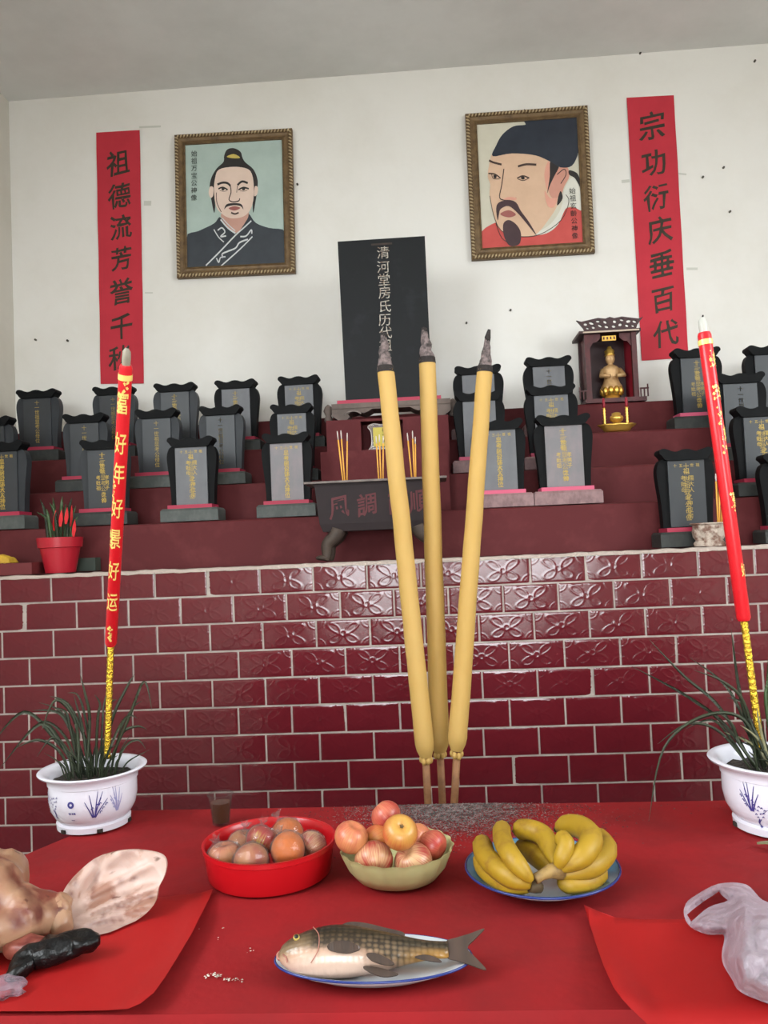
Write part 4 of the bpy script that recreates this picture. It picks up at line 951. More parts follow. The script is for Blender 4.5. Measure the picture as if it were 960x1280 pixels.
# ================================================================== THE OFFERING TABLE
ZT = .75
tb = thing('offering_table', 'wooden offering table hidden under the red cloth', 'table', (0, 1.45, 0))
mb = MB(); mb.add([(-1.07, 1.08, ZT-.03), (1.25, 1.085, ZT-.03), (1.25, 1.83, ZT-.03), (-.73, 1.86, ZT-.03), (-1.07, 1.08, ZT-.006), (1.25, 1.085, ZT-.006), (1.25, 1.83, ZT-.006), (-.73, 1.86, ZT-.006)], [(3, 2, 1, 0), (4, 5, 6, 7), (0, 1, 5, 4), (1, 2, 6, 5), (2, 3, 7, 6), (3, 0, 4, 7)])
part('tabletop', mb, 'table_wood', tb)
for x, y in ((-.95, 1.14), (1.18, 1.14), (1.18, 1.77), (-.68, 1.79)):
    mb = MB(); mb.b2((x-.03, y-.03, .003), (x+.03, y+.03, ZT-.03)); part('leg', mb, 'table_wood', tb)
CB = [Vector((-1.115, 1.055, ZT)), Vector((1.3, 1.062, ZT)), Vector((1.3, 1.845, ZT)), Vector((-.741, 1.888, ZT))]
def cloth_top(u, v):
    p = CB[0].lerp(CB[1], u).lerp(CB[3].lerp(CB[2], u), v)
    e = min(u, 1-u, v, 1-v)
    # fine creases lift the cloth a millimetre or two; ironed folds run front to back
    z = .0012*noise.noise(Vector((p.x*9, p.y*14, 2)))+.0016*max(0, 1-abs(math.sin(p.x*5.3))/.05)*.6
    return (p.x, p.y, ZT-.0025+z*min(1, e*20))
mb = MB(); mb.grid(cloth_top, 120, 50)
def skirt(a, b, out, ph, n, dn=.62):
    def fn(u, v):
        p = a.lerp(b, u); k = v**.7
        w_ = .012*math.sin(u*n+ph)*k+.006*math.sin(u*n*2.3+ph*2)*k
        r = .010*min(1, v*10)
        return (p.x+out.x*(w_+r+.02*v), p.y+out.y*(w_+r+.02*v), ZT-.0025-dn*max(0, v-.002) if v > 0 else ZT-.0025)
    mb.grid(fn, 120, 14)
skirt(CB[1], CB[0], Vector((0, -1, 0)), .4, 90); skirt(CB[2], CB[1], Vector((1, 0, 0)), 1, 40); skirt(CB[3], CB[2], Vector((0, 1, 0)), 2, 80); skirt(CB[0], CB[3], Vector((-.91, .41, 0)), 3, 40)
single('tablecloth', mb, 'cloth_red', 'plain red cloth draped over the whole offering table', 'tablecloth', smooth=.9, loc=(0, 1.45, ZT))
ZTT = ZT+.002

# ash and crumbs on the cloth
def flakes(pts, smin, smax, seed):
    r = random.Random(seed); mb = MB()
    for x, y, z in pts:
        s = r.uniform(smin, smax); a = r.uniform(0, 6.28); h = s*r.uniform(.15, .5)
        mb.add([(x+s*math.cos(a), y+s*math.sin(a), z), (x+s*.8*math.cos(a+2.1), y+s*.8*math.sin(a+2.1), z), (x+s*.9*math.cos(a+4.2), y+s*.9*math.sin(a+4.2), z), (x, y, z+h)], [(0, 1, 3), (1, 2, 3), (2, 0, 3)])
    return mb
r = random.Random(11); P1, P2, P3 = [], [], []
while len(P1) < 13000:
    px = r.gauss(560, 78); py = 1003+abs(r.gauss(0, 19))
    if px < 415 or px > 790: continue
    if r.random() > math.exp(-((px-555)/115)**2): continue
    p = atz(px, py, ZTT)
    if p.y < 1.872: P1.append((p.x, p.y, ZTT-.001))
for _ in range(1800):
    p = atz(r.gauss(590, 100), 1004+abs(r.gauss(0, 24)), ZTT)
    if p.y < 1.872: P2.append((p.x, p.y, ZTT-.001))
for cx, cy, n, sx, sy in ((268, 1219, 26, 6, 2), (288, 1223, 14, 5, 1.4), (300, 1225, 4, 3, 1), (310, 1187, 5, 3, 2), (700, 1018, 10, 20, 6), (270, 1170, 4, 10, 10)):
    for _ in range(n): p = atz(r.gauss(cx, sx), r.gauss(cy, sy), ZTT); P3.append((p.x, p.y, ZTT-.001))
single('ash', flakes(P1, .0008, .0026, 1), 'ash_grey', 'grey incense ash scattered on the cloth before the giant incense', 'ash', kind='stuff')
single('charcoal_flakes', flakes(P2, .001, .0032, 2), 'char', 'dark burnt flakes scattered through the grey ash', 'ash', kind='stuff')
single('crumbs', flakes(P3, .001, .003, 3), 'worn_white', 'few white crumbs scattered on the cloth left of the fish', 'crumbs', kind='stuff')

# ------------------------------------------------------------------ giant incense in a floor urn behind the table
YI = 2.2
ur = thing('floor_urn', 'round stone incense urn on the floor behind the table', 'urn', (at(553, 1000, YI).x, YI, 0))
ux = at(553, 1000, YI).x
mb = MB(); mb.lathe([(.12, .003), (.14, .02), (.10, .06), (.17, .2), (.2, .38), (.18, .5), (.2, .54), (.2, .56), (.175, .56), (.17, .5)], (ux, YI, 0), 40, cap1=False); part('body', mb, 'carved_stone', ur, smooth=.8)
mb = MB(); mb.lathe([(.172, .5), (.001, .51)], (ux, YI, 0), 32, cap0=False); part('ash', mb, 'ash_grey', ur)
GI = [((535, 1002), (532.5, 946), (482, 463), (479, 414), 10.6, 'left one of three, leaning left, worn pale at mid height'),
      ((553, 1002), (550, 940), (534, 452), (530, 408), 10.4, 'middle one of three, almost upright with frayed grey tip'),
      ((568, 1002), (571, 938), (606, 463), (610, 417), 9.8, 'right one of three, leaning right with black wick at its tip')]
for (k, (a, b, c, d, rw, ps)) in enumerate(GI):
    dk = (0, .06, .0)[k]; yb, yt = YI+dk, YI+dk-.03+.02*k
    A, B, Cc, D = at(*a, yb), at(*b, yb), at(*c, yt), at(*d, yt)
    s0, s1 = mpp(B), mpp(Cc)
    t = thing('giant_incense', f'giant yellow incense stick, {ps}', 'incense', (A.x, YI, .515), 'giant incense sticks behind the table')
    dr = (A-B).normalized(); A0 = A+dr*((A.z-.512)/-dr.z if dr.z else 0)
    mb = MB(); mb.tube([A0, A, B.lerp(Cc, .02)], .0105, 10); part('stick', mb, 'bamboo', t, smooth=True)
    n = 60; pts = []; rad = []
    for i in range(n+1):
        u = i/n; p = B.lerp(Cc, u); p.x += .0016*noise.noise(Vector((u*9, k*3, 1))); pts.append(p)
        rr = (12.0*(1-u)+rw*u)*(s0*(1-u)+s1*u)
        rr *= 1+.02*noise.noise(Vector((u*22, k*5, 4)))
        if u < .03: rr *= .62+.38*(u/.03)**.6
        rad.append(rr)
    mb = MB(); mb.tube(pts, rad, 20); part('paste_body', mb, 'candle_yellow', t, smooth=.9)
    mb = MB()
    dd = (B-A).normalized()
    for i in range(6): q = B+Vector((.012*math.cos(i*1.05), .012*math.sin(i*1.05), .0)); mb.ball(q-dd*(.006+.008*random.random()), .007, 8, 6, 0, (1, 1, 1.5))
    part('lumpy_end', mb, 'candle_yellow', t, smooth=True)
    mb = MB(); tp = []; tr_ = []
    for i in range(15):
        u = i/14; p = Cc.lerp(D, u*(.95 if k != 2 else .9)); p.x += .006*noise.noise(Vector((u*5, k*7, 2))); tp.append(p)
        tr_.append(rad[-1]*(1.0-.72*u**.85)*(1+.22*noise.noise(Vector((u*14, k, 9)))))
    mb.tube(tp, tr_, 14)
    rr_ = random.Random(k)
    mb.v = [(x+.0022*noise.noise(Vector((x*260, y*260, z*260))), y, z+.002*noise.noise(Vector((x*200, z*200, 5)))) for x, y, z in mb.v]
    part('burnt_tip', mb, 'ash_grey', t, smooth=True, label='crumbling grey ash at the burnt end')
    mb = MB(); mb.tube([Cc-dd*.006, Cc+dd*.012], [rad[-1]*1.04, rad[-1]*.97], 16); part('char_ring', mb, 'char', t, smooth=.8)
    mb = MB(); mb.tube([tp[-4], tp[-1], tp[-1].lerp(D, .9)+Vector((.002*k, 0, .012 if k == 2 else -.004))], [.0075, .0085, .004], 8); part('wick', mb, 'char', t, smooth=True)

# ------------------------------------------------------------------ flower pots on the table corners
def pot(label, cpx, rimw, rimc, lvs, seed):
    c = atz(*cpx, ZTT); s_ = mpp(c); R = rimw*s_/2
    rc = at(*rimc, c.y); H = rc.z-ZTT
    t = thing('flower_pot', label, 'plant pot', (c.x, c.y, ZTT))
    pr = [(R*.66, 0), (R*.68, H*.0), (R*.69, H*.1), (R*.64, H*.13), (R*.70, H*.19), (R*.78, H*.32), (R*.82, H*.5), (R*.82, H*.68), (R*.815, H*.77), (R*.84, H*.78), (R*.84, H*.81), (R*.86, H*.88), (R*.92, H*.925), (R*1.0, H*.955), (R*1.02, H*.985), (R*1.0, H*1.0), (R*.9, H*.985), (R*.8, H*.9), (R*.77, H*.78)]
    mb = MB(); mb.lathe(pr, (c.x, c.y, ZTT), 56, cap1=False); body = part('pot', mb, 'porcelain', t, smooth=.9)
    mb = MB(); mb.lathe([(R*.78, H*.80), (R*.5, H*.83), (.001, H*.84)], (c.x, c.y, ZTT), 32, cap0=False)
    mb.v = [(x, y, z+.006*noise.noise(Vector((x*60, y*60, 1)))) for x, y, z in mb.v]; part('soil', mb, 'soil', t, smooth=True)
    # feet notches along the foot ring
    mb = MB()
    for i in range(6): a = -PI/2+.55+i*PI/3; mb.box((c.x+R*.69*math.cos(a), c.y+R*.69*math.sin(a), ZTT+H*.035), (.012, .006, H*.06), 0, Matrix.Rotation(a+PI/2, 3, 'Z'))
    part('foot_notch', mb, 'soil', body, kind='stuff')
    def rad_at(z):
        for (r0, z0), (r1, z1) in zip(pr, pr[1:]):
            if z0 <= z <= z1 and z1 > z0: return r0+(r1-r0)*(z-z0)/(z1-z0)
        return R*.8
    def S_(a, z): rr = rad_at(z)+.0009; return (c.x+rr*math.sin(a), c.y-rr*math.cos(a), ZTT+z)
    def deco(cx, zc, strokes, mi='indigo', name='orchid_print'):
        mb = MB()
        for pts, w_ in strokes:
            wm = [q*.055 for q in w_]
            v, f = stroke2d(pts, wm, False, 5)
            mb.add([S_(cx+x/R, zc+y) for x, y in v], f)
        part(name, mb, mi, body)
    return t, c, R, H, body, S_, deco
def orchid(sx):
    u = .001
    st = []
    for x0, x1, y1, b in ((0, .022, .034, .01), (.002, .01, .036, .0), (-.002, -.012, .030, -.004), (.002, .034, .018, .014), (-.004, -.024, .016, -.012), (.0, .018, .022, .004)):
        st.append(([(sx*x0, -.02), (sx*(x0+(x1-x0)*.4+b*.2), -.02+(y1+.02)*.55), (sx*x1, y1)], [.07, .02]))
    for x, y in ((.012, .006), (.02, -.004), (.004, .004), (-.008, -.002), (.028, .004), (.014, -.012)):
        st.append(([(sx*x, y), (sx*(x+.003), y+.005), (sx*(x+.007), y+.003)], [.05, .02]))
    return st
def bonsai(sx):
    st = [([(0, -.024), (.004*sx, -.014), (-.002*sx, -.004)], [.09, .05]), ([(.006*sx, -.024), (.001*sx, -.012), (-.008*sx, -.004)], [.04, .03])]
    for x, y in ((-.006, .006), (.002, .012), (-.014, .008), (.008, .004), (-.018, .014), (-.002, .02), (.01, .014), (-.01, .018), (.004, -.002), (-.012, 0), (.012, .022)):
        st.append(([(x*sx, y), (x*sx+.003, y+.003), (x*sx+.005, y)], [.035, .02]))
    st.append(([(-.016*sx, .008), (-.026*sx, .016), (-.036*sx, .018)], [.02, .012]))
    return st
def leaves(t, c, R, H, seed, longs, nshort, zs):
    r = random.Random(seed); zb = ZTT+H*.82
    for (bx, by), mids, (ex, ey), dy, w_, m_ in longs:
        b_ = Vector((c.x+bx*R, c.y+by*R, zb)); pts = [b_]
        for k, (mx, my) in enumerate(mids): pts.append(at(mx, my, c.y+dy*(k+1)/(len(mids)+1)))
        pts.append(at(ex, ey, c.y+dy)); blade(pts, w_*.74, m_, t)
    for i in range(nshort):
        a = r.uniform(0, 2*PI); q = r.uniform(.05, .55)*R; b_ = Vector((c.x+q*math.cos(a), c.y+q*math.sin(a), zb))
        lean = r.uniform(.1, 1.)*.055*(1 if r.random() < .85 else 1.6); h_ = r.uniform(.4, 1.)*zs; dx = math.cos(a+r.uniform(-.5, .5)); dy = math.sin(a)
        pts = [b_, b_+Vector((dx*lean*.3, dy*lean*.3, h_*.55)), b_+Vector((dx*lean, dy*lean, h_*r.uniform(.75, 1.)))]
        blade(pts, r.uniform(.003, .0055), 'leaf', t, tip=.25)
# left pot
PL = (118, 1028)
t, c, R, H, body, S_, deco = pot('white pot with blue orchid print on the left table corner, grassy plant inside', PL, 128, (117, 958), None, 1)
deco(.42, H*.46, orchid(1)); deco(-.62, H*.46, bonsai(1)); deco(.95, H*.5, orchid(-.6), 'indigo_pale', 'pale_print'); deco(-1.05, H*.5, bonsai(-1), 'indigo_pale', 'pale_print')
mb = MB()
ring = [(-.10+.0075/R*1.2*math.cos(a), H*.55+.0075*math.sin(a)) for a in np.linspace(0, 2*PI, 17)]
for (a0, z0), (a1, z1) in zip(ring, ring[1:]):
    i0 = (-.10+(a0+.10)*.4, H*.55+(z0-H*.55)*.4); i1 = (-.10+(a1+.10)*.4, H*.55+(z1-H*.55)*.4); mb.add([S_(a0, z0), S_(a1, z1), S_(*i1), S_(*i0)], [(0, 1, 2, 3)])
for k, (x, w_) in enumerate(((-.17, .03), (-.13, .02), (-.09, .03), (-.05, .03), (-.02, .02))):
    for zz in (.40, .385): mb.add([S_(x, H*zz+.002), S_(x+w_, H*zz+.001), S_(x+w_, H*zz-.001), S_(x, H*zz)], [(0, 1, 2, 3)])
for x in (-.13, -.10, -.07): mb.add([S_(x, H*.28), S_(x+.02, H*.28), S_(x+.02, H*.265), S_(x, H*.265)], [(0, 1, 2, 3)])
part('maker_mark', mb, 'indigo', body)
LL = [((-.2, .1), [(95, 930), (75, 892)], (40, 888), .03, .012, 'leaf'), ((-.3, 0), [(80, 935), (50, 905)], (0, 960), .02, .013, 'leaf'), ((-.3, .2), [(70, 925), (30, 890)], (-12, 932), .08, .013, 'leaf'),
      ((-.1, -.1), [(112, 900), (107, 870)], (100, 842), -.02, .010, 'leaf'), ((.1, .1), [(140, 900), (158, 860)], (168, 843), .04, .010, 'leaf'), ((.2, 0), [(160, 900), (180, 852)], (190, 888), -.02, .009, 'leaf'),
      ((-.2, -.2), [(95, 905), (70, 875)], (52, 912), -.04, .011, 'leaf'), ((-.1, .3), [(105, 920), (85, 880)], (62, 870), .06, .011, 'leaf'), ((0, .1), [(122, 900), (125, 880)], (118, 868), 0, .009, 'leaf'), ((.3, .1), [(150, 920), (170, 908)], (184, 912), .02, .009, 'leaf'),
      ((-.4, -.1), [(75, 940), (48, 925)], (20, 935), -.02, .010, 'leaf'), ((.05, .2), [(134, 905), (138, 880)], (146, 874), .03, .009, 'leaf'), ((-.25, .0), [(88, 912), (82, 890)], (66, 884), 0, .010, 'leaf'), ((-.15, .1), [(104, 915), (98, 890)], (92, 868), .02, .009, 'leaf'), ((.4, 0), [(155, 935), (172, 925)], (182, 936), -.03, .007, 'leaf'),
      ((-.35, .1), [(84, 925), (58, 902)], (34, 915), .04, .009, 'leaf'), ((-.1, .2), [(108, 905), (98, 870)], (84, 866), .05, .008, 'leaf'), ((.15, -.1), [(146, 915), (160, 895)], (172, 898), -.04, .008, 'leaf'), ((-.3, -.2), [(86, 940), (66, 922)], (46, 946), -.05, .008, 'leaf'), ((.02, .3), [(128, 905), (130, 880)], (136, 858), .06, .007, 'leaf'), ((-.22, .3), [(92, 915), (74, 888)], (48, 878), .08, .008, 'leaf'), ((.28, .2), [(150, 915), (166, 885)], (178, 876), .05, .006, 'leaf')]
leaves(t, c, R, H, 3, LL, 46, .085)
cL, RL_, HL_ = c, R, H
# right pot
t, c, R, H, body, S_, deco = pot('white pot with blue orchid print at the right frame edge, long drooping leaves', (974, 1031), 156, (974, 946), None, 2)
deco(-.86, H*.52, orchid(-.8)); deco(-.1, H*.5, bonsai(1)); deco(.6, H*.5, orchid(1)); deco(-.75, H*.30, bonsai(-.8))
LR = [((-.3, 0), [(905, 905), (855, 868)], (790, 833), .0, .010, 'leaf'), ((-.3, .1), [(900, 885), (855, 845)], (812, 800), .05, .009, 'leaf'), ((-.2, -.1), [(930, 900), (880, 895), (830, 935)], (811, 1026), -.06, .010, 'leaf'),
      ((-.2, 0), [(932, 895), (922, 850)], (914, 786), 0, .011, 'leaf'), ((-.1, .1), [(945, 890), (938, 850)], (930, 810), .03, .011, 'leaf'), ((.0, 0), [(958, 880), (960, 850)], (962, 800), .0, .012, 'leaf_bright'), ((-.35, .2), [(915, 925), (890, 900)], (855, 912), .06, .008, 'leaf'),
      ((-.2, .2), [(930, 900), (905, 855)], (862, 822), .07, .009, 'leaf'), ((-.1, -.2), [(940, 905), (925, 870), (900, 850)], (868, 838), -.05, .009, 'leaf'), ((-.4, -.1), [(900, 915), (860, 905)], (822, 930), -.03, .008, 'leaf'),
      ((.2, 0), [(990, 880), (1010, 840)], (1030, 830), 0, .012, 'leaf'), ((.1, -.1), [(980, 890), (985, 850)], (1000, 810), -.03, .010, 'leaf'), ((-.15, 0), [(940, 910), (930, 880)], (908, 872), .0, .009, 'leaf'), ((-.05, .1), [(950, 900), (944, 872)], (935, 850), .02, .009, 'leaf'), ((-.3, -.2), [(925, 930), (915, 905)], (896, 890), -.03, .008, 'leaf')]
leaves(t, c, R, H, 9, LR, 26, .09)
for k, (mx, my, ex, ey, dy) in enumerate(((948, 925, 925, 906, -.03), (952, 918, 946, 885, -.05), (944, 932, 905, 915, .0))):
    b_ = Vector((c.x-.1*R, c.y-.1*R, ZTT+H*.83)); blade([b_, at(mx, my, c.y+dy*.5), at(ex, ey, c.y+dy)], .006, 'leaf_dry', t, label='dry straw coloured leaf')
p0, p1 = atz(946, 1052, ZTT+.004), atz(985, 1100, ZTT+.02)
single('dry_leaf', (lambda mb: (plate(mb, spline([(0, 0), (.02, .007), (.05, .010), (.09, .006), (.11, 0), (.09, -.007), (.05, -.010), (.02, -.005)], 4), lambda x, y, d: (p0.x+x*.62+y*.7, p0.y-x*.78+y*.6, ZTT+.003+.12*x+.006*math.sin(x*40)-d), .004), mb)[1])(MB()), 'leaf_dry', 'pale greenish dry leaf lying on the cloth in front of the right pot', 'leaf', smooth=.8, loc=p0)
cR, RR_, HR_ = c, R, H

# ------------------------------------------------------------------ tall red candles stuck in the pots
def dragon(label, a, b, d_, ya, yb, yd, w0, w1, chars, cols, stub):
    """a top of the wax, b bottom of the wax, d_ foot of the gold stick, all pixels with depths"""
    A, B, D = at(*a, ya), at(*b, yb), at(*d_, yd)
    t = thing('tall_candle', label, 'candle', D)
    r0, r1 = w0*mpp(A)/2, w1*mpp(B)/2
    mb = MB(); mb.tube([D, B], .0068, 12); n = len(mb.v)
    gs = MB(); k = 40
    gs.tube([D.lerp(B, i/k) for i in range(k+1)], [.0068+.0012*(i % 2) for i in range(k+1)], 10); part('gold_stick', gs, 'gold_foil', t, smooth=True)
    mb = MB(); mb.tube([B, B.lerp(A, .01), A.lerp(B, .01), A], [r1*.8, r1, r0, r0*.86], 24); body = part('wax', mb, 'candle_red', t, smooth=.9)
    ax = (A-B).normalized(); L_ = (A-B).length
    fr = (CAM-(A+B)/2); fr = (fr-ax*fr.dot(ax)).normalized(); sd = ax.cross(fr)*-1
    sd = fr.cross(ax)*-1
    if sd.dot(RT) < 0: sd = -sd
    def S_(u, ang, e=.0006):
        p = B.lerp(A, u); rr = r1+(r0-r1)*u+e; return p+fr*(rr*math.cos(ang))+sd*(rr*math.sin(ang))
    mb = MB(); mb.grid(lambda u, v: S_(.955+.018*v, -PI+2*PI*u, .0009), 24, 1); part('gold_band', mb, 'gold_print', body)
    for k, (ch, u, sz, a0) in enumerate(chars):
        mb = MB(); put_char(mb, ch, 2, lambda x, y: S_(u+y/L_, a0+x/((r0+r1)/2), .0009), sz, None, sx=.5); part('gold_character', mb, 'gold_print', body)
    mb = MB(); r = random.Random(4)
    for u, a0, n_ in cols:
        for i in range(n_):
            uu, aa, s = u+r.uniform(-.03, .03), a0+r.uniform(-.35, .35), r.uniform(.001, .0035); mb.add([S_(uu, aa-s/r0), S_(uu-s/L_, aa), S_(uu, aa+s/r0), S_(uu+s*1.4/L_, aa)], [(0, 1, 2, 3)])
    part('gold_fleck', mb, 'gold_print', body, kind='stuff')
    mb = MB(); wv = [A-ax*.004, A+ax*.012, A+ax*.026, A+ax*.033]; mb.tube(wv, [r0*.62, r0*.66, r0*.6, r0*.25], 14); wk = part('wick_stub', mb, stub, t, smooth=.9)
    mb = MB(); mb.tube([A+ax*.03, A+ax*.038+sd*.003], [.003, .0015], 6); part('wick', mb, 'char', wk)
    return A, B, D
soilL = Vector((cL.x, cL.y, ZTT+HL_*.84))
dragon('tall red candle with a column of gold characters, in the left pot', (157.5, 456), (138.5, 806), (134, 948), cL.y-.30, cL.y-.02, cL.y+.0, 16.5, 14.5,
       [(c_, u, .044, -.22) for c_, u in (('富', .885), ('好', .755), ('年', .655), ('好', .535), ('景', .425), ('好', .305), ('运', .185)) if (c_, 1) in GL or (c_, 0) in GL], [(.925, .2, 12), (.6, -1.0, 14), (.885, -.8, 40), (.06, -.3, 20), (.42, -1.0, 20)], 'wax_stub')
dragon('tall plain red candle with few gold flecks, in the right pot', (880, 416), (930, 776), (951, 936), cR.y+.02, cR.y+.0, cR.y+.0, 16.5, 17,
       [('好', .90, .03, 1.35), ('年', .78, .03, 1.4), ('好', .64, .03, 1.4), ('景', .41, .03, 1.3), ('好', .17, .026, 1.1)], [(.78, .5, 16), (.7, .6, 10), (.6, .7, 8), (.9, .6, 8), (.4, .7, 6)], 'white_stub')

# ================================================================== FOOD AND DISHES
# plastic cup of tea
c = atz(276.5, 1029, ZTT); s_ = mpp(c); hC = at(276, 992, c.y).z-ZTT; r0, r1 = 10.5*s_, 15.5*s_
cu = thing('plastic_cup', 'clear plastic cup of brown tea standing behind the red basin', 'cup', c)
mb = MB(); mb.lathe([(r0, 0), (r0*1.02, .002), (r1*.96, hC*.95), (r1*1.06, hC*.97), (r1*1.06, hC), (r1*.92, hC), (r1*.9, hC*.95), (r0*.95, .004)], c, 32, cap1=True); part('cup', mb, 'cup_plastic', cu, smooth=.7)
mb = MB(); mb.lathe([(r0*.93, .0045), (r0+(r1*.9-r0)*.72-.0015, hC*.72)], c, 32); part('tea', mb, 'tea', cu, smooth=.7, label='brown tea')

# apples
def apple_fn(x, y, z):
    r = math.hypot(x, y); top = max(0, z); bot = max(0, -z)
    zz = z*.92-.30*math.exp(-(r/.28)**2)*(1 if z > 0 else -.75)
    k = 1.0+.05*z-.04*bot*bot
    return (x*k, y*k, zz)
def fruit(name, label, c, r, m_, rot=(0, 0, 0), group=None, stem=False, calyx=False, wrap=None, fn=apple_fn, cat='apple'):
    t = thing(name, label, cat, c, group); t.rotation_euler = rot
    mb = MB(); mb.ball((0, 0, 0), r, 28, 18, 0, (1, 1, .97), fn); part('flesh', mb, m_, t, smooth=True, off=(0, 0, 0))
    if stem: mb = MB(); mb.tube([(0, 0, r*.5), (r*.05, 0, r*.95)], [.0014, .002], 6); part('stem', mb, 'stem_brown', t, off=(0, 0, 0))
    if calyx:
        mb = MB(); mb.ball((0, 0, r*.60), r*.11, 8, 6, 0, (1, 1, .6))
        for i in range(5): a = 2*PI*i/5; mb.tube([(0, 0, r*.62), (r*.13*math.cos(a), r*.13*math.sin(a), r*.70)], [.002, .0006], 5)
        part('calyx', mb, 'calyx', t, off=(0, 0, 0))
    if wrap:
        rr = random.Random(int(c[0]*1e4)); ph = rr.uniform(0, 9); d = Vector(wrap).normalized()
        def crumple(x, y, z):
            n = 1.03+.16*abs(noise.noise(Vector((x*3.1+ph, y*3.1, z*3.1))))+.10*abs(noise.noise(Vector((x*7+ph, y*7, z*7))))
            return (x*n, y*n, z*n)
        mb = MB(); mb.ball((0, 0, 0), r, 20, 13, 0, (1, 1, .96), lambda x, y, z: crumple(*fn(x, y, z)))
        q = Vector((0, 0, 1)).rotation_difference(d).to_matrix(); tv = []; tf = []
        for j in range(8):
            u = j/7
            for i in range(18):
                a = 2*PI*i/18; rad_ = r*(.26*(1-u*3) if u < .28 else .05+.34*(u-.28))*(1+.45*math.sin(a*5+ph+u*4)*u); tv.append(q @ Vector((rad_*math.cos(a), rad_*math.sin(a), r*(1.0+.52*u+.06*math.sin(a*4)*u))))
        for j in range(7): tf += [(j*18+i, j*18+(i+1) % 18, (j+1)*18+(i+1) % 18, (j+1)*18+i) for i in range(18)]
        mb.add(tv, tf); part('plastic_wrap', mb, 'clear_wrap', t, smooth=False, off=(0, 0, 0), label='clear crinkled plastic wrapper with twisted end')
    return t
# red basin with wrapped fruit
c = atz(338, 1089, ZTT); s_ = mpp(c); R = 166*s_/2; hB = .060
bs = thing('basin', 'round bright red plastic basin holding wrapped fruit', 'basin', c)
mb = MB(); mb.lathe([(R*.90, 0), (R*.92, .004), (R*.97, hB*.82), (R*.985, hB*.84), (R*.985, hB*.98), (R*1.0, hB), (R*.97, hB*1.0), (R*.955, hB*.97), (R*.93, hB*.75), (R*.90, .006)], c, 72); part('bowl', mb, 'basin_red', bs, smooth=.8)
r_ = .037
WF = [('wrapped_apple', 281, 1072, 1.462, 0.0310, 'apple_pink', (-.3, -.4, 1), 'plastic wrapped pale apple at the left side of the red basin', 'apple'),
      ('wrapped_apple', 304, 1058, 1.53, 0.0300, 'pale_fruit', (-.2, .1, 1), 'plastic wrapped small pale apple behind the reddest wrapped one in the basin', 'apple'),
      ('wrapped_apple', 327, 1050, 1.475, 0.0285, 'apple_patch', (.5, .3, 1), 'plastic wrapped red apple on top of the pile in the basin', 'apple'),
      ('wrapped_apple', 314, 1076, 1.425, 0.0305, 'pale_fruit', (.4, -.6, .5), 'plastic wrapped pale apple low at the front of the basin, beside the leftmost', 'apple'),
      ('wrapped_orange', 359, 1044, 1.535, 0.0315, 'orange_skin', (-.5, .6, .7), 'plastic wrapped orange at the back of the basin pile', 'orange'),
      ('wrapped_orange', 360, 1062, 1.45, 0.0310, 'orange_skin', (-1, -.3, .3), 'plastic wrapped orange at the front of the basin pile', 'orange'),
      ('wrapped_apple', 390, 1058, 1.48, .0275, 'apple_streak', (.9, .1, .5), 'plastic wrapped pale apple at the right side of the red basin, twist sticking out', 'apple')]
for k, (nm, px, py, zh, r_, m_, wd, lab, cat) in enumerate(WF):
    p = at(px, py, zh); p.z = max(p.z, ZTT+.009+r_); fruit(nm, lab, p, r_, m_, (.3*k, .2*k, k), 'wrapped fruit in the red basin', wrap=(Matrix.Rotation(0, 3, 'Z') @ Vector(wd)), cat=cat, fn=apple_fn if cat == 'apple' else (lambda x, y, z: (x, y, z)))
# pale bowl with apples
c = atz(497, 1094, ZTT); s_ = mpp(c); R = 142*s_/2; hB = .060
hB = .053
bw = thing('fruit_bowl', 'shallow pale yellow scalloped plastic bowl heaped with apples', 'bowl', c)
sc = lambda a, j: (.0022*math.cos(18*a) if 3 <= j <= 7 else 0)
mb = MB(); mb.lathe([(R*.64, 0), (R*.72, .003), (R*.87, hB*.4), (R*.96, hB*.85), (R*.99, hB), (R*1.0, hB*1.02), (R*.97, hB*1.0), (R*.935, hB*.85), (R*.845, hB*.42), (R*.70, .006)], c, 96, wav=sc); part('bowl', mb, 'bowl_pale', bw, smooth=.9)
AP = [(439, 1047, 1.44, .0305, 'apple_pink', (.35, .3, .5), 'pinkish apple resting on the left rim of the pale bowl', 0, 0),
      (482, 1019, 1.505, .0285, 'apple_red', (2.4, .3, 1.5), 'red apple at the very back and top of the heap in the pale bowl', 0, 0),
      (500, 1041, 1.425, .0315, 'apple_yellow', (.72, .10, .2), 'yellow topped apple with its calyx toward the viewer, on top of the heap', 0, 1),
      (467, 1074, 1.432, .0345, 'apple_streak', (2.2, .1, .3), 'large streaked apple at the front left of the pale bowl', 0, 0),
      (516, 1077, 1.432, .0345, 'apple_streak', (2.5, -.4, 2.), 'large streaked apple at the front right of the pale bowl', 0, 0),
      (541, 1056, 1.47, .0265, 'apple_red', (1.9, .6, 1.1), 'red apple low at the right rim of the pale bowl', 0, 0),
      (471, 1052, 1.475, .029, 'apple_yellow', (1.5, .4, 2.2), 'dim yellowish apple deep in the middle of the heap', 0, 0),
      (522, 1050, 1.49, .029, 'apple_pink', (1.3, -.3, .9), 'apple half hidden behind the yellow topped one', 0, 0)]
for px, py, zh, r_, m_, rot, lab, st_, cx_ in AP: fruit('apple', lab, at(px, py, zh), r_, m_, rot, 'apples in the pale bowl', st_, cx_)

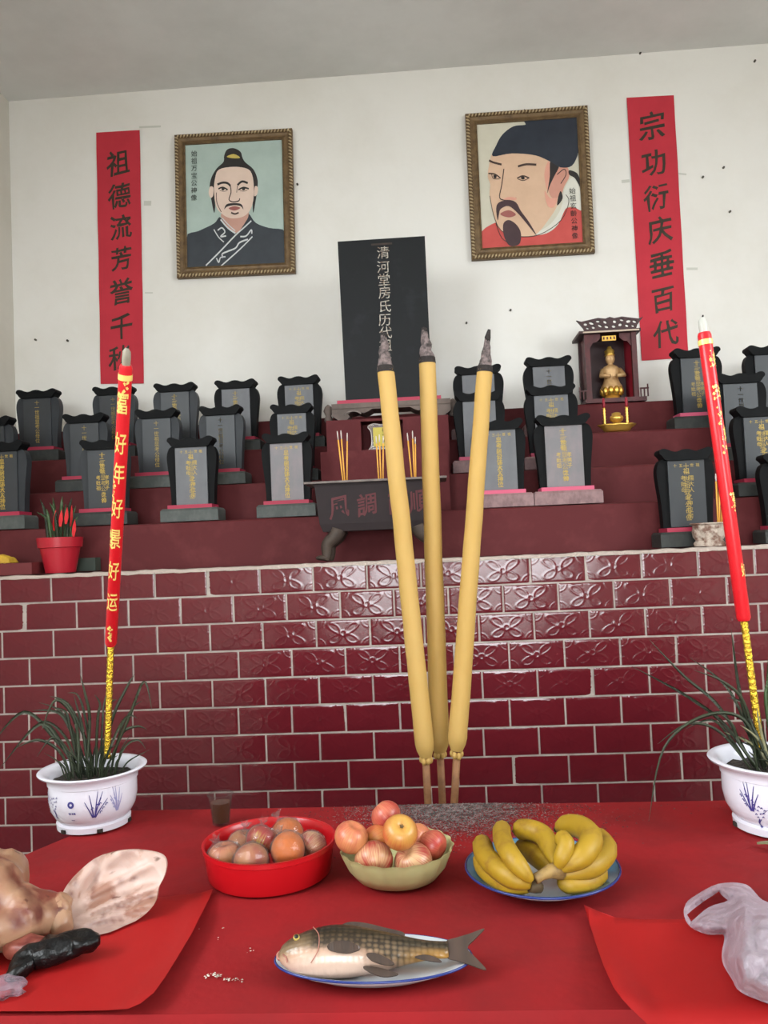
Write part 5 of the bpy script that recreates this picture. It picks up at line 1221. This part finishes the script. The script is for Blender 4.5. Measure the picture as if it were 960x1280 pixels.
# enamel plate with bananas
c = atz(678, 1101, ZTT); s_ = mpp(c); R = 194*s_/2
ep = thing('enamel_plate', 'white enamel plate with a blue rim carrying bananas', 'plate', c)
mb = MB(); hP = .026
mb.lathe([(R*.55, 0), (R*.62, .001), (R*.8, hP*.5), (R*.98, hP*.95), (R*.985, hP*1.03), (R*.96, hP*1.05), (R*.78, hP*.66), (R*.60, .006), (.001, .006)], c, 72, cap1=False); part('dish', mb, 'enamel', ep, smooth=.9)
mb = MB(); mb.lathe([(R*.965, hP*1.065), (R*.80, hP*.75), (R*.72, hP*.52)], c, 72, cap0=False, cap1=False); part('glaze_band', mb, 'enamel_blue', ep, smooth=True, label='blue glazed band inside the rim')
mb = MB(); mb.tube([(c.x+R*.975*math.cos(a), c.y+R*.975*math.sin(a), c.z+hP*1.03) for a in np.linspace(0, 2*PI, 73)], .0022, 8, caps=False); part('rim', mb, 'rim_blue', ep, smooth=True, label='dark blue rim line')
def banana(t, pts, r):
    p3 = [atz(x, y, ZT+z) for x, y, z in pts]; p3 = spline(p3, 8, False); n = len(p3); mb = MB(); rd = []
    for i in range(n):
        u = i/(n-1); k = min(1, .55+u*4) if u < .12 else 1.
        k = min(k, 1-.72*max(0, (u-.72)/.28)**1.6); rd.append(r*k)
    rd[0] = r*.42
    v0 = len(mb.v); mb.tube(p3, rd, 10); o = part('banana', mb, 'banana', t, smooth=1.1)
    a, b_ = Vector(p3[0]), Vector(p3[1]); d = (a-b_).normalized(); mb = MB(); mb.tube([a-d*.002, a+d*.004, a+d*.009], [r*.44, r*.34, r*.2], 8); part('tip', mb, 'banana_tip', o, smooth=True)
    return p3[-1]
B1 = thing('banana_bunch', 'small bunch of bananas on the left side of the enamel plate, stalk toward the viewer', 'bananas', atz(664, 1108, ZTT), 'bananas on the enamel plate')
for q, r_ in (([(601, 1070, .040), (608, 1088, .036), (632, 1104, .036), (665, 1110, .038)], .0165), ([(602, 1051, .052), (608, 1071, .060), (632, 1092, .058), (664, 1107, .046)], .0185), ([(628, 1033, .075), (628, 1049, .090), (641, 1073, .086), (665, 1102, .056)], .0165)): banana(B1, q, r_)
mb = MB(); a = [atz(663, 1106, ZT+.046), atz(670, 1108, ZT+.042), atz(676, 1110, ZT+.038)]; mb.tube(a, [.012, .011, .008], 10); part('stalk', mb, 'banana_tip', B1, smooth=True)
B2 = thing('banana_bunch', 'larger bunch of bananas curling round the right side of the enamel plate', 'bananas', atz(700, 1085, ZTT), 'bananas on the enamel plate')
for q, r_ in (([(646, 1038, .075), (663, 1037, .085), (682, 1048, .080), (694, 1080, .066)], .018), ([(650, 1060, .040), (662, 1064, .046), (676, 1074, .048), (692, 1086, .052)], .018), ([(700, 1046, .105), (707, 1054, .102), (704, 1068, .088), (696, 1086, .066)], .0145),
              ([(698, 1036, .080), (720, 1032, .096), (739, 1046, .098), (728, 1069, .084), (698, 1087, .064)], .0195), ([(741, 1042, .068), (758, 1060, .064), (743, 1081, .060), (698, 1094, .054)], .0185), ([(752, 1088, .034), (738, 1101, .034), (716, 1105, .036), (697, 1102, .042)], .0165)): banana(B2, q, r_)
mb = MB(); a = [atz(700, 1088, ZT+.06), atz(688, 1089, ZT+.064), atz(677, 1094, ZT+.062), atz(669, 1099, ZT+.058)]; mb.tube(a, [.015, .011, .008, .0085], 10); part('stalk', mb, 'banana_stalk', B2, smooth=True)

# oval plate with the carp
c = atz(467, 1214, ZTT); s_ = mpp(c); R = 250*s_/2
op = thing('oval_plate', 'oval white enamel plate with a blue edge line under the fish', 'plate', c)
mb = MB(); prof = [(R*.6, 0), (R*.66, .001), (R*.84, .010), (R*.99, .018), (R*.995, .0205), (R*.97, .021), (R*.82, .013), (R*.63, .0055), (.001, .0055)]
mb.lathe(prof, c, 72, 0, 1, .48, cap1=False); part('dish', mb, 'enamel', op, smooth=.9)
mb = MB(); mb.tube([(c.x+R*.985*math.cos(a), c.y+R*.985*.48*math.sin(a), c.z+.0195) for a in np.linspace(0, 2*PI, 91)], .0018, 8, caps=False); part('rim', mb, 'rim_blue', op, smooth=True, label='thin dark blue edge line')
# carp: local x from snout (-) to tail (+), y back (+) to belly (-), z through the body
hd, tl_ = at(349, 1192, 1.126), at(560, 1187, 1.140)
FL = (tl_-hd).length
cf = thing('carp', 'whole raw carp lying on its side on the oval plate, head at the left', 'fish', (hd+tl_)/2)
ex = (tl_-hd).normalized(); ey = Vector((0, .80, .50)); ey = (ey-ex*ey.dot(ex)).normalized(); ez = ex.cross(ey)
cf.rotation_euler = Matrix((ex, ey, ez)).transposed().to_euler()
PF = [(0, .004, -.012, .004), (.02, .018, -.022, .012), (.06, .029, -.032, .020), (.12, .040, -.041, .027), (.2, .050, -.047, .032), (.3, .057, -.050, .035), (.42, .056, -.049, .034), (.55, .047, -.043, .029), (.68, .036, -.034, .022), (.8, .026, -.025, .015), (.9, .020, -.020, .010), (1.0, .0185, -.0185, .006)]
PF = spline([Vector((a, b_, d, 0)).to_3d().to_tuple()+(0,) if False else (a, b_, d) for a, b_, d, e in PF], 3, False)
TH = spline([(a, e) for a, b_, d, e in [(0, .0, 0, .004), (.02, 0, 0, .012), (.06, 0, 0, .020), (.12, 0, 0, .027), (.2, 0, 0, .032), (.3, 0, 0, .035), (.42, 0, 0, .034), (.55, 0, 0, .029), (.68, 0, 0, .022), (.8, 0, 0, .015), (.9, 0, 0, .010), (1., 0, 0, .006)]], 3, False)
v = []; f = []; n = 24
for (a, yt, yb), (_, th) in zip(PF, TH):
    cy, hy = (yt+yb)/2, (yt-yb)/2
    for i in range(n):
        q = 2*PI*i/n; v.append(((a-.5)*FL, (cy+hy*math.sin(q))*.64, .84*th*math.cos(q)*(1-.10*math.sin(q))))
k = len(PF)
f = [(j*n+i, (j+1)*n+i, (j+1)*n+(i+1) % n, j*n+(i+1) % n) for j in range(k-1) for i in range(n)]+[tuple(range(n)), tuple((k-1)*n+i for i in reversed(range(n)))]
mb = MB(); mb.add(v, f); part('body', mb, 'carp_skin', cf, smooth=True, off=(0, 0, 0))
X = lambda u: (u-.5)*FL
def fin(name, ol, fn, label=None):
    mb = MB(); plate(mb, spline([(x, y*.64) for x, y in ol], 4), lambda x, y, d: (lambda q: (q[0], q[1], q[2]*.86))(fn(x, y, d)), .0022); part(name, mb, 'fin', cf, smooth=False, off=(0, 0, 0), label=label)
fin('tail_fin', [(X(.99), .017), (X(1.06), .026), (X(1.14), .034), (X(1.23), .044), (X(1.17), .022), (X(1.115), .001), (X(1.16), -.022), (X(1.21), -.048), (X(1.12), -.036), (X(1.05), -.026), (X(.99), -.017)], lambda x, y, d: (x, y, -.001+d+.03*max(0, x-X(1.0))))
fin('dorsal_fin', [(X(.36), .054), (X(.40), .068), (X(.5), .066), (X(.62), .054), (X(.74), .041), (X(.72), .030), (X(.55), .045)], lambda x, y, d: (x, y, -.001+d))
fin('pectoral_fin', [(X(.30), -.012), (X(.36), -.006), (X(.44), -.010), (X(.485), -.022), (X(.43), -.032), (X(.35), -.030), (X(.30), -.022)], lambda x, y, d: (x, y, .037-d-.05*max(0, x-X(.42))+.0008*math.sin(y*900)))
fin('pelvic_fin', [(X(.52), -.028), (X(.57), -.026), (X(.64), -.036), (X(.68), -.048), (X(.62), -.050), (X(.55), -.042)], lambda x, y, d: (x, y, .028-d-.12*max(0, x-X(.54))))
fin('pelvic_fin', [(X(.50), -.046), (X(.56), -.046), (X(.66), -.056), (X(.70), -.064), (X(.62), -.068), (X(.54), -.058)], lambda x, y, d: (x, y, .016-d))
fin('anal_fin', [(X(.80), -.022), (X(.84), -.028), (X(.92), -.034), (X(.955), -.034), (X(.92), -.024), (X(.86), -.018)], lambda x, y, d: (x, y, .010-d))
mb = MB(); mb.ball((X(.105), .010, .0205), .0048, 14, 10, 0, (1, 1, .6)); ey_ = part('eye', mb, 'gold_dim', cf, smooth=True, off=(0, 0, 0))
mb = MB(); mb.ball((X(.105), .010, .0228), .0032, 12, 8, 0, (1, 1, .5)); part('pupil', mb, 'pearl_black', ey_, smooth=True, off=(0, 0, 0))
mb = MB(); mb.tube([(X(.0)+.001+.003*math.cos(t), -.003+.005*math.sin(t), .0) for t in np.linspace(1.2, 5.1, 12)], .0020, 8); mb.tube([(X(.03), -.008, .011), (X(.05), -.014, .0138), (X(.06), -.02, .012)], .0012, 6); part('mouth', mb, 'fish_mouth', cf, smooth=True, off=(0, 0, 0))
mb = MB(); mb.tube(spline([(X(.20), .024, .0215), (X(.235), .011, .0275), (X(.245), -.003, .0292), (X(.235), -.016, .0265), (X(.20), -.025, .018)], 5, False), [.0007]*21, 6); part('gill_edge', mb, 'fish_mouth', cf, smooth=True, off=(0, 0, 0))

# ------------------------------------------------------------------ red paper sheets
def sheet(name, label, outline, zfn, cat, mats=('paper_red', 'paper_white'), step=11):
    ov, fc = tri2d(outline, (), fill_pts(outline, step)); mb = MB()
    top = [(lambda p, x, y: p if p.y > 1.058 else at(x, y, 1.058-.034*(1-math.exp(-(1.058-p.y)/.034))))(atz(x, y, ZTT+.001+zfn(x, y)), x, y) for x, y in ov]; n = len(top)
    fl = sum((1 if (lambda a, b_, c_: (b_-a).cross(c_-a).z)(top[q[0]], top[q[1]], top[q[2]]) > 1e-9 else -1) for q in fc) < 0
    if fl: fc = [tuple(reversed(q)) for q in fc]
    mb.add(top, fc, 0); mb.add([p+Vector((0, .0006, -.0005)) for p in top], [tuple(reversed(q)) for q in fc], 1)
    cnt = {}
    for q in fc:
        for i in range(3): e = (q[i], q[(i+1) % 3]); cnt.setdefault(tuple(sorted(e)), []).append(e)
    sd = [e[0] for e in cnt.values() if len(e) == 1]; o = len(mb.v)-2*n
    mb.f += [(j, i, i+n, j+n) for i, j in sd]; mb.m += [0]*len(sd)
    cx = sum((p for p in top), Vector())/n
    return single(name, mb, list(mats), label, cat, smooth=.9, loc=(cx.x, cx.y, ZTT))
def sstep(a, b_, x): t = min(1, max(0, (x-a)/(b_-a))); return t*t*(3-2*t)
def lz(x, y):       # right border of the left sheet curls up
    e = 265-(y-1112)*.43 if y < 1200 else 265-(1200-1112)*.43-(y-1200)*.9
    d = x-e; return .016*sstep(-34, 0, d)*sstep(1105, 1150, y)+.001
sheet('red_paper', 'red paper sheet under the pig head, right edge curling up', [(-70, 1150), (-20, 1128), (60, 1124), (130, 1122), (205, 1121), (250, 1116), (266, 1111), (262, 1122), (252, 1142), (240, 1166), (222, 1196), (206, 1222), (192, 1241), (176, 1254), (160, 1261), (130, 1263), (60, 1264), (0, 1264), (-80, 1262)], lz, 'paper')
def rz(x, y):
    e = 730+(y-1132)*.33+max(0, y-1200)*.22; d = x-e
    return .020*sstep(42, 0, d)*sstep(1150, 1230, y)+.012*sstep(26, 0, math.hypot(x-734, y-1136))+.001
sheet('red_paper', 'red paper sheet under the white plastic bag, white underside showing at its lifted edge', [(730, 1131), (748, 1139), (770, 1147), (800, 1149), (855, 1149), (960, 1147), (1060, 1150), (1100, 1240), (1110, 1300), (960, 1305), (860, 1305), (826, 1296), (805, 1276), (790, 1262), (777, 1248), (767, 1234), (755, 1208), (745, 1180), (737, 1155)], rz, 'paper')

# ------------------------------------------------------------------ pig head with its ear
def mball(els, res=.007):
    md = bpy.data.metaballs.new('mb'); md.resolution = res; md.render_resolution = res; md.threshold = .25
    ob = bpy.data.objects.new('mb', md); COL.objects.link(ob)
    for co, r, sz in els:
        e = md.elements.new(type='ELLIPSOID'); e.co = co; e.radius = r*1.45; e.size_x, e.size_y, e.size_z = sz; e.stiffness = 2
    bpy.context.view_layer.update(); dg = bpy.context.evaluated_depsgraph_get(); me = ob.evaluated_get(dg).to_mesh()
    v = [tuple(p.co) for p in me.vertices]; f = [tuple(p.vertices) for p in me.polygons]
    ob.evaluated_get(dg).to_mesh_clear(); bpy.data.objects.remove(ob); bpy.data.metaballs.remove(md); return v, f
ph_ = thing('pig_head', 'pale raw pig head with one big upright ear, cut by the left frame edge', 'pig head', (-.72, 1.24, ZT))
els = [((-.80, 1.24, .815), .085, (1, .9, .8)), ((-.735, 1.255, .83), .058, (1, 1, .85)), ((-.675, 1.23, .80), .050, (1, 1, .9)), ((-.88, 1.17, .80), .065, (1, .9, .8)), ((-.95, 1.12, .795), .052, (1, .9, .85)), ((-1.0, 1.09, .80), .042, (.7, 1, 1)),
       ((-.76, 1.32, .82), .06, (1, 1, .75)), ((-.635, 1.262, .79), .034, (1.1, .9, .9)), ((-.72, 1.17, .79), .052, (1, .8, .8))]
v, f = mball(els)
mb = MB(); mb.add(v, f)
mb.v = [(x+.006*noise.noise(Vector((x*22, y*22, z*22))), y+.006*noise.noise(Vector((x*22, y*22, z*22+9))), max(ZTT+.006, z+.007*noise.noise(Vector((x*16, y*16, z*16+4)))+.004*noise.noise(Vector((x*60, y*35, z*60+2)))-.005*abs(noise.noise(Vector((x*34, y*20, z*30+6))))-.004*max(0, 1-abs((x+.665)-(z-.86)*.5)/.012)))for x, y, z in mb.v]
GR = [[at(*p) for p in q] for q in (((14, 1082, 1.26), (34, 1108, 1.235), (46, 1136, 1.215), (60, 1158, 1.20)), ((-8, 1120, 1.2), (14, 1140, 1.19), (36, 1166, 1.185)), ((70, 1128, 1.25), (80, 1150, 1.23), (74, 1170, 1.22)))]
def groove(p):
    m_ = 9.
    for q in GR:
        for a, b_ in zip(q, q[1:]):
            ab = b_-a; t_ = max(0, min(1, (p-a).dot(ab)/ab.length_squared)); m_ = min(m_, (p-a-ab*t_).length)
    return m_
gd = [groove(Vector(p)) for p in mb.v]
mb.v = [(x, y+.006*math.exp(-(g/.012)**2), max(ZTT+.006, z-.007*math.exp(-(g/.012)**2))) for (x, y, z), g in zip(mb.v, gd)]
head = part('head', mb, 'pig_skin', ph_, smooth=True)
at_ = head.data.attributes.new('seam', 'FLOAT', 'POINT')
at_.data.foreach_set('value', [min(1, 1.15*math.exp(-(g/(.013+.008*noise.noise(Vector(p)*30)))**2)*(.65+.7*noise.noise(Vector(p)*55))) for g, p in zip(gd, mb.v)])
mb = MB(); mb.ball((-.628, 1.186, .772), .026, 16, 12, 0, (1.5, .7, .7)); mb.v = [(x+.006*noise.noise(Vector((x*50, y*50, z*50))), y, max(ZTT+.006, z+.006*noise.noise(Vector((x*50, y*50, z*50+3))))) for x, y, z in mb.v]; part('raw_flesh', mb, 'flesh_red', ph_, smooth=True, label='raw red cut flesh')
for s_ in (-1, 1):
    mb = MB(); mb.lathe([(.012, -.004), (.014, .004), (.008, .006), (.001, -.002)], (0, 0, 0), 12); mb.xf(Matrix.Translation((-1.045, 1.09+.022*s_, .82)) @ Matrix.Rotation(-PI/2, 4, 'Y')); part('nostril', mb, 'flesh_red', head, smooth=True)
mb = MB(); mb.ball((-.83, 1.12, .89), .011, 12, 8); part('eye', mb, 'pearl_black', head, smooth=True)
# ear: a dished leaf standing up from the side of the head
EAR = [(84, 1172), (76, 1150), (74, 1128), (84, 1106), (100, 1088), (118, 1074), (140, 1066), (165, 1063), (188, 1065), (203, 1070), (208, 1080), (205, 1096), (198, 1110), (194, 1128), (180, 1144), (158, 1158), (132, 1172), (108, 1175)]
eo = spline(EAR, 4)
def earp(x, y, d):
    t = (1172-y)/110.; u = (x-75)/130.
    Y = 1.245+.10*t+.03*u
    # dish: hollow in the middle, rim turned to the front, fold along the lower edge
    cx, cy = (x-142)/66., (y-1116)/54.; rr = cx*cx+cy*cy
    Y += .030*max(0, 1-rr)+.004*noise.noise(Vector((x*.05, y*.05, 1)))
    k1 = sstep(88, 120, x)
    for c0, sl_, am, wd in ((1150, .38, .016, 6.), (1133, .50, .009, 6.), (1161, .30, .010, 5.), (1108, .62, .006, 8.)):
        yy = y-(c0-sl_*(x-85)); Y -= am*math.exp(-(yy/wd)**2)*k1*(1-.8*sstep(165, 205, x))
    Y += .010*math.exp(-((x-118)+(y-1095)*.55)**2/40.)*sstep(1150, 1110, y)
    p = at(x, y, Y); return (p.x, p.y+d, p.z-.0)
mb = MB(); fp = fill_pts(eo, 3.2); plate(mb, eo, earp, .006, (), 0, fp)
VE = ((118, 1078), (122, 1092), (116, 1112), (108, 1132)), ((128, 1146), (145, 1136), (170, 1126), (190, 1122)), ((110, 1158), (130, 1152), (152, 1150)), ((150, 1102), (168, 1098)), ((140, 1122), (152, 1116), (160, 1118)), ((95, 1100), (88, 1120), (86, 1150), (92, 1168))
def vein(x, y): return min((Vector((x, y))-Vector(a)-(Vector(b_)-Vector(a))*max(0, min(1, (Vector((x, y))-Vector(a)).dot(Vector(b_)-Vector(a))/(Vector(b_)-Vector(a)).length_squared))).length for q in VE for a, b_ in zip(q, q[1:]))
ev = [tuple(p) for p in tri2d(eo, (), fp)[0]]; sv = [max(0, .62*math.exp(-(vein(x, y)/3.4)**2)*(.5+1.4*noise.noise(Vector((x*.13, y*.13, 3))))+.30*sstep(1128, 1165, y)*sstep(.1, .6, .5+noise.noise(Vector((x*.05, y*.12, 8))))) for x, y in ev]
mb.v = [(x, y, max(z, ZTT+.006)) for x, y, z in mb.v]; er = part('ear', mb, 'pig_ear_skin', ph_, smooth=.9, label='large pale pink hollow ear')
at_ = er.data.attributes.new('seam', 'FLOAT', 'POINT'); at_.data.foreach_set('value', sv+sv)
mb = MB(); q = [at(x, y, 1.235+.0009*(1172-y)) for x, y in ((80, 1165), (72, 1140), (80, 1118))]; mb.tube(spline(q, 4, False), [.014, .017, .019, .020, .020, .019, .017, .013, .008], 14); mb.v = [(x+.005*noise.noise(Vector((x*60, y*60, z*60))), y+.006*noise.noise(Vector((x*90, y*40, z*30+7))), z+.004*noise.noise(Vector((x*60, y*60, z*60+5)))) for x, y, z in mb.v]; mb.v = [(x, y, max(z, ZTT+.006)) for x, y, z in mb.v]; part('ear_root', mb, 'pig_skin', ph_, smooth=True)
# black plastic strip and clear scrap in front of the head
pts = [atz(x, y, ZT+z) for x, y, z in ((125, 1171, .030), (108, 1177, .028), (85, 1183, .024), (60, 1190, .024), (38, 1198, .020), (24, 1212, .016), (12, 1228, .012))]
mb = MB(); sp = spline(pts, 7, False); mb.tube(sp, [.005+.020*math.sin(PI*min(1, .06+.94*i/(len(sp)-1)))**.8 for i in range(len(sp))], 18, flat=.8)
mb.v = [(x+.005*noise.noise(Vector((x*60, y*60, z*60))), y+.006*noise.noise(Vector((x*60, y*60, z*60+5))), max(ZTT+.003, z+.007*noise.noise(Vector((x*45, y*70, z*60+9))))) for x, y, z in mb.v]
single('plastic_bag', mb, 'black_plastic', 'crumpled shiny black plastic strip lying against the pig head', 'bag', smooth=True, loc=pts[3])
p = atz(5, 1236, ZT+.012); mb = MB(); mb.ball(p, .022, 16, 12, 0, (1.2, 1, .6), lambda x, y, z: tuple(q*(1+.5*noise.noise(Vector((x*2.5, y*2.5, z*2.5)))) for q in (x, y, z))); mb.v = [(x, y, max(z, ZTT+.002)) for x, y, z in mb.v]
single('plastic_scrap', mb, 'bag_film', 'small crumpled clear plastic scrap at the left frame edge, below the black strip', 'plastic', smooth=True, loc=p)

# ------------------------------------------------------------------ white plastic bag
kx = lambda x, y: (840+x/7.53, 1090+y/7.53)
HO = [kx(*p) for p in ((110, 380), (118, 330), (150, 270), (230, 215), (320, 160), (430, 112), (560, 98), (640, 104), (700, 118), (745, 150), (790, 200), (850, 262), (960, 300), (1100, 330), (1300, 420), (1420, 700), (1400, 1050), (1300, 1250), (1100, 1290), (904, 1240), (800, 1200), (700, 1160), (610, 1100), (575, 1030), (535, 965), (485, 880), (468, 800), (474, 720), (492, 640), (480, 590), (400, 592), (320, 585), (240, 555), (180, 522), (130, 460))]
HH = [kx(*p) for p in ((142, 402), (200, 350), (300, 275), (380, 225), (440, 183), (470, 220), (525, 265), (490, 285), (400, 308), (340, 335), (300, 362), (240, 415), (180, 466))]
def seg(p, poly):
    m_ = 1e9
    for i in range(len(poly)):
        a, b_ = Vector(poly[i]), Vector(poly[(i+1) % len(poly)]); ab = b_-a; t = max(0, min(1, (Vector(p)-a).dot(ab)/max(1e-9, ab.dot(ab)))); m_ = min(m_, (Vector(p)-a-ab*t).length)
    return m_
HO = spline(HO, 2)
def bagz(x, y):
    d = min(seg((x, y), HO), seg((x, y), HH)); b_ = sstep(0, 26, d)
    body = sstep(898, 935, x+(y-1150)*.1)*sstep(1110, 1165, y)
    z = .012*sstep(0, 9, d)+.060*b_*body+.010*sstep(870, 850, x)
    z += (.016*abs(noise.noise(Vector((x*.035, y*.035, 1))))+.006*abs(noise.noise(Vector((x*.11, y*.07, 4)))))*sstep(0, 6, d)
    # the pointed fold of the packet inside
    q = max(0, 1-(abs((x-936)*.9+(y-1196)*.2)/26+max(0, 1196-y)/10+max(0, y-1196)/60)); z += .030*q
    return z
def bag_sheet(mb, zoff, zs, mi):
    ov, fc = tri2d(HO, (HH,), fill_pts(HO, 4, (HH,))); v = [atz(x, y, ZTT+.006+zoff+zs*bagz(x, y)) for x, y in ov]; mb.add(v, fc, mi)
mb = MB(); bag_sheet(mb, .004, 1., 0); wb_c = atz(950, 1190, ZTT)
wb = thing('white_bag', 'crumpled translucent white plastic carrier bag at the right front, handle loop lying left', 'bag', wb_c)
part('front_film', mb, 'bag_plastic', wb, smooth=True)
mb = MB(); bag_sheet(mb, .0, .06, 0); part('back_film', mb, 'bag_film', wb, smooth=True)
pk = [atz(x, y, ZT+z) for x, y, z in ((930, 1240, .012), (1000, 1262, .012), (1030, 1200, .012), (945, 1190, .012))]
mb = MB(); mb.add([p for p in pk]+[p+Vector((0, 0, .045)) for p in pk], [(3, 2, 1, 0), (4, 5, 6, 7), (0, 1, 5, 4), (1, 2, 6, 5), (2, 3, 7, 6), (3, 0, 4, 7)]); 
mb.v = [(x, y, max(z, ZTT+.007)) for x, y, z in mb.v]; part('packet', mb, 'foil_white', wb, label='white packet inside the bag')
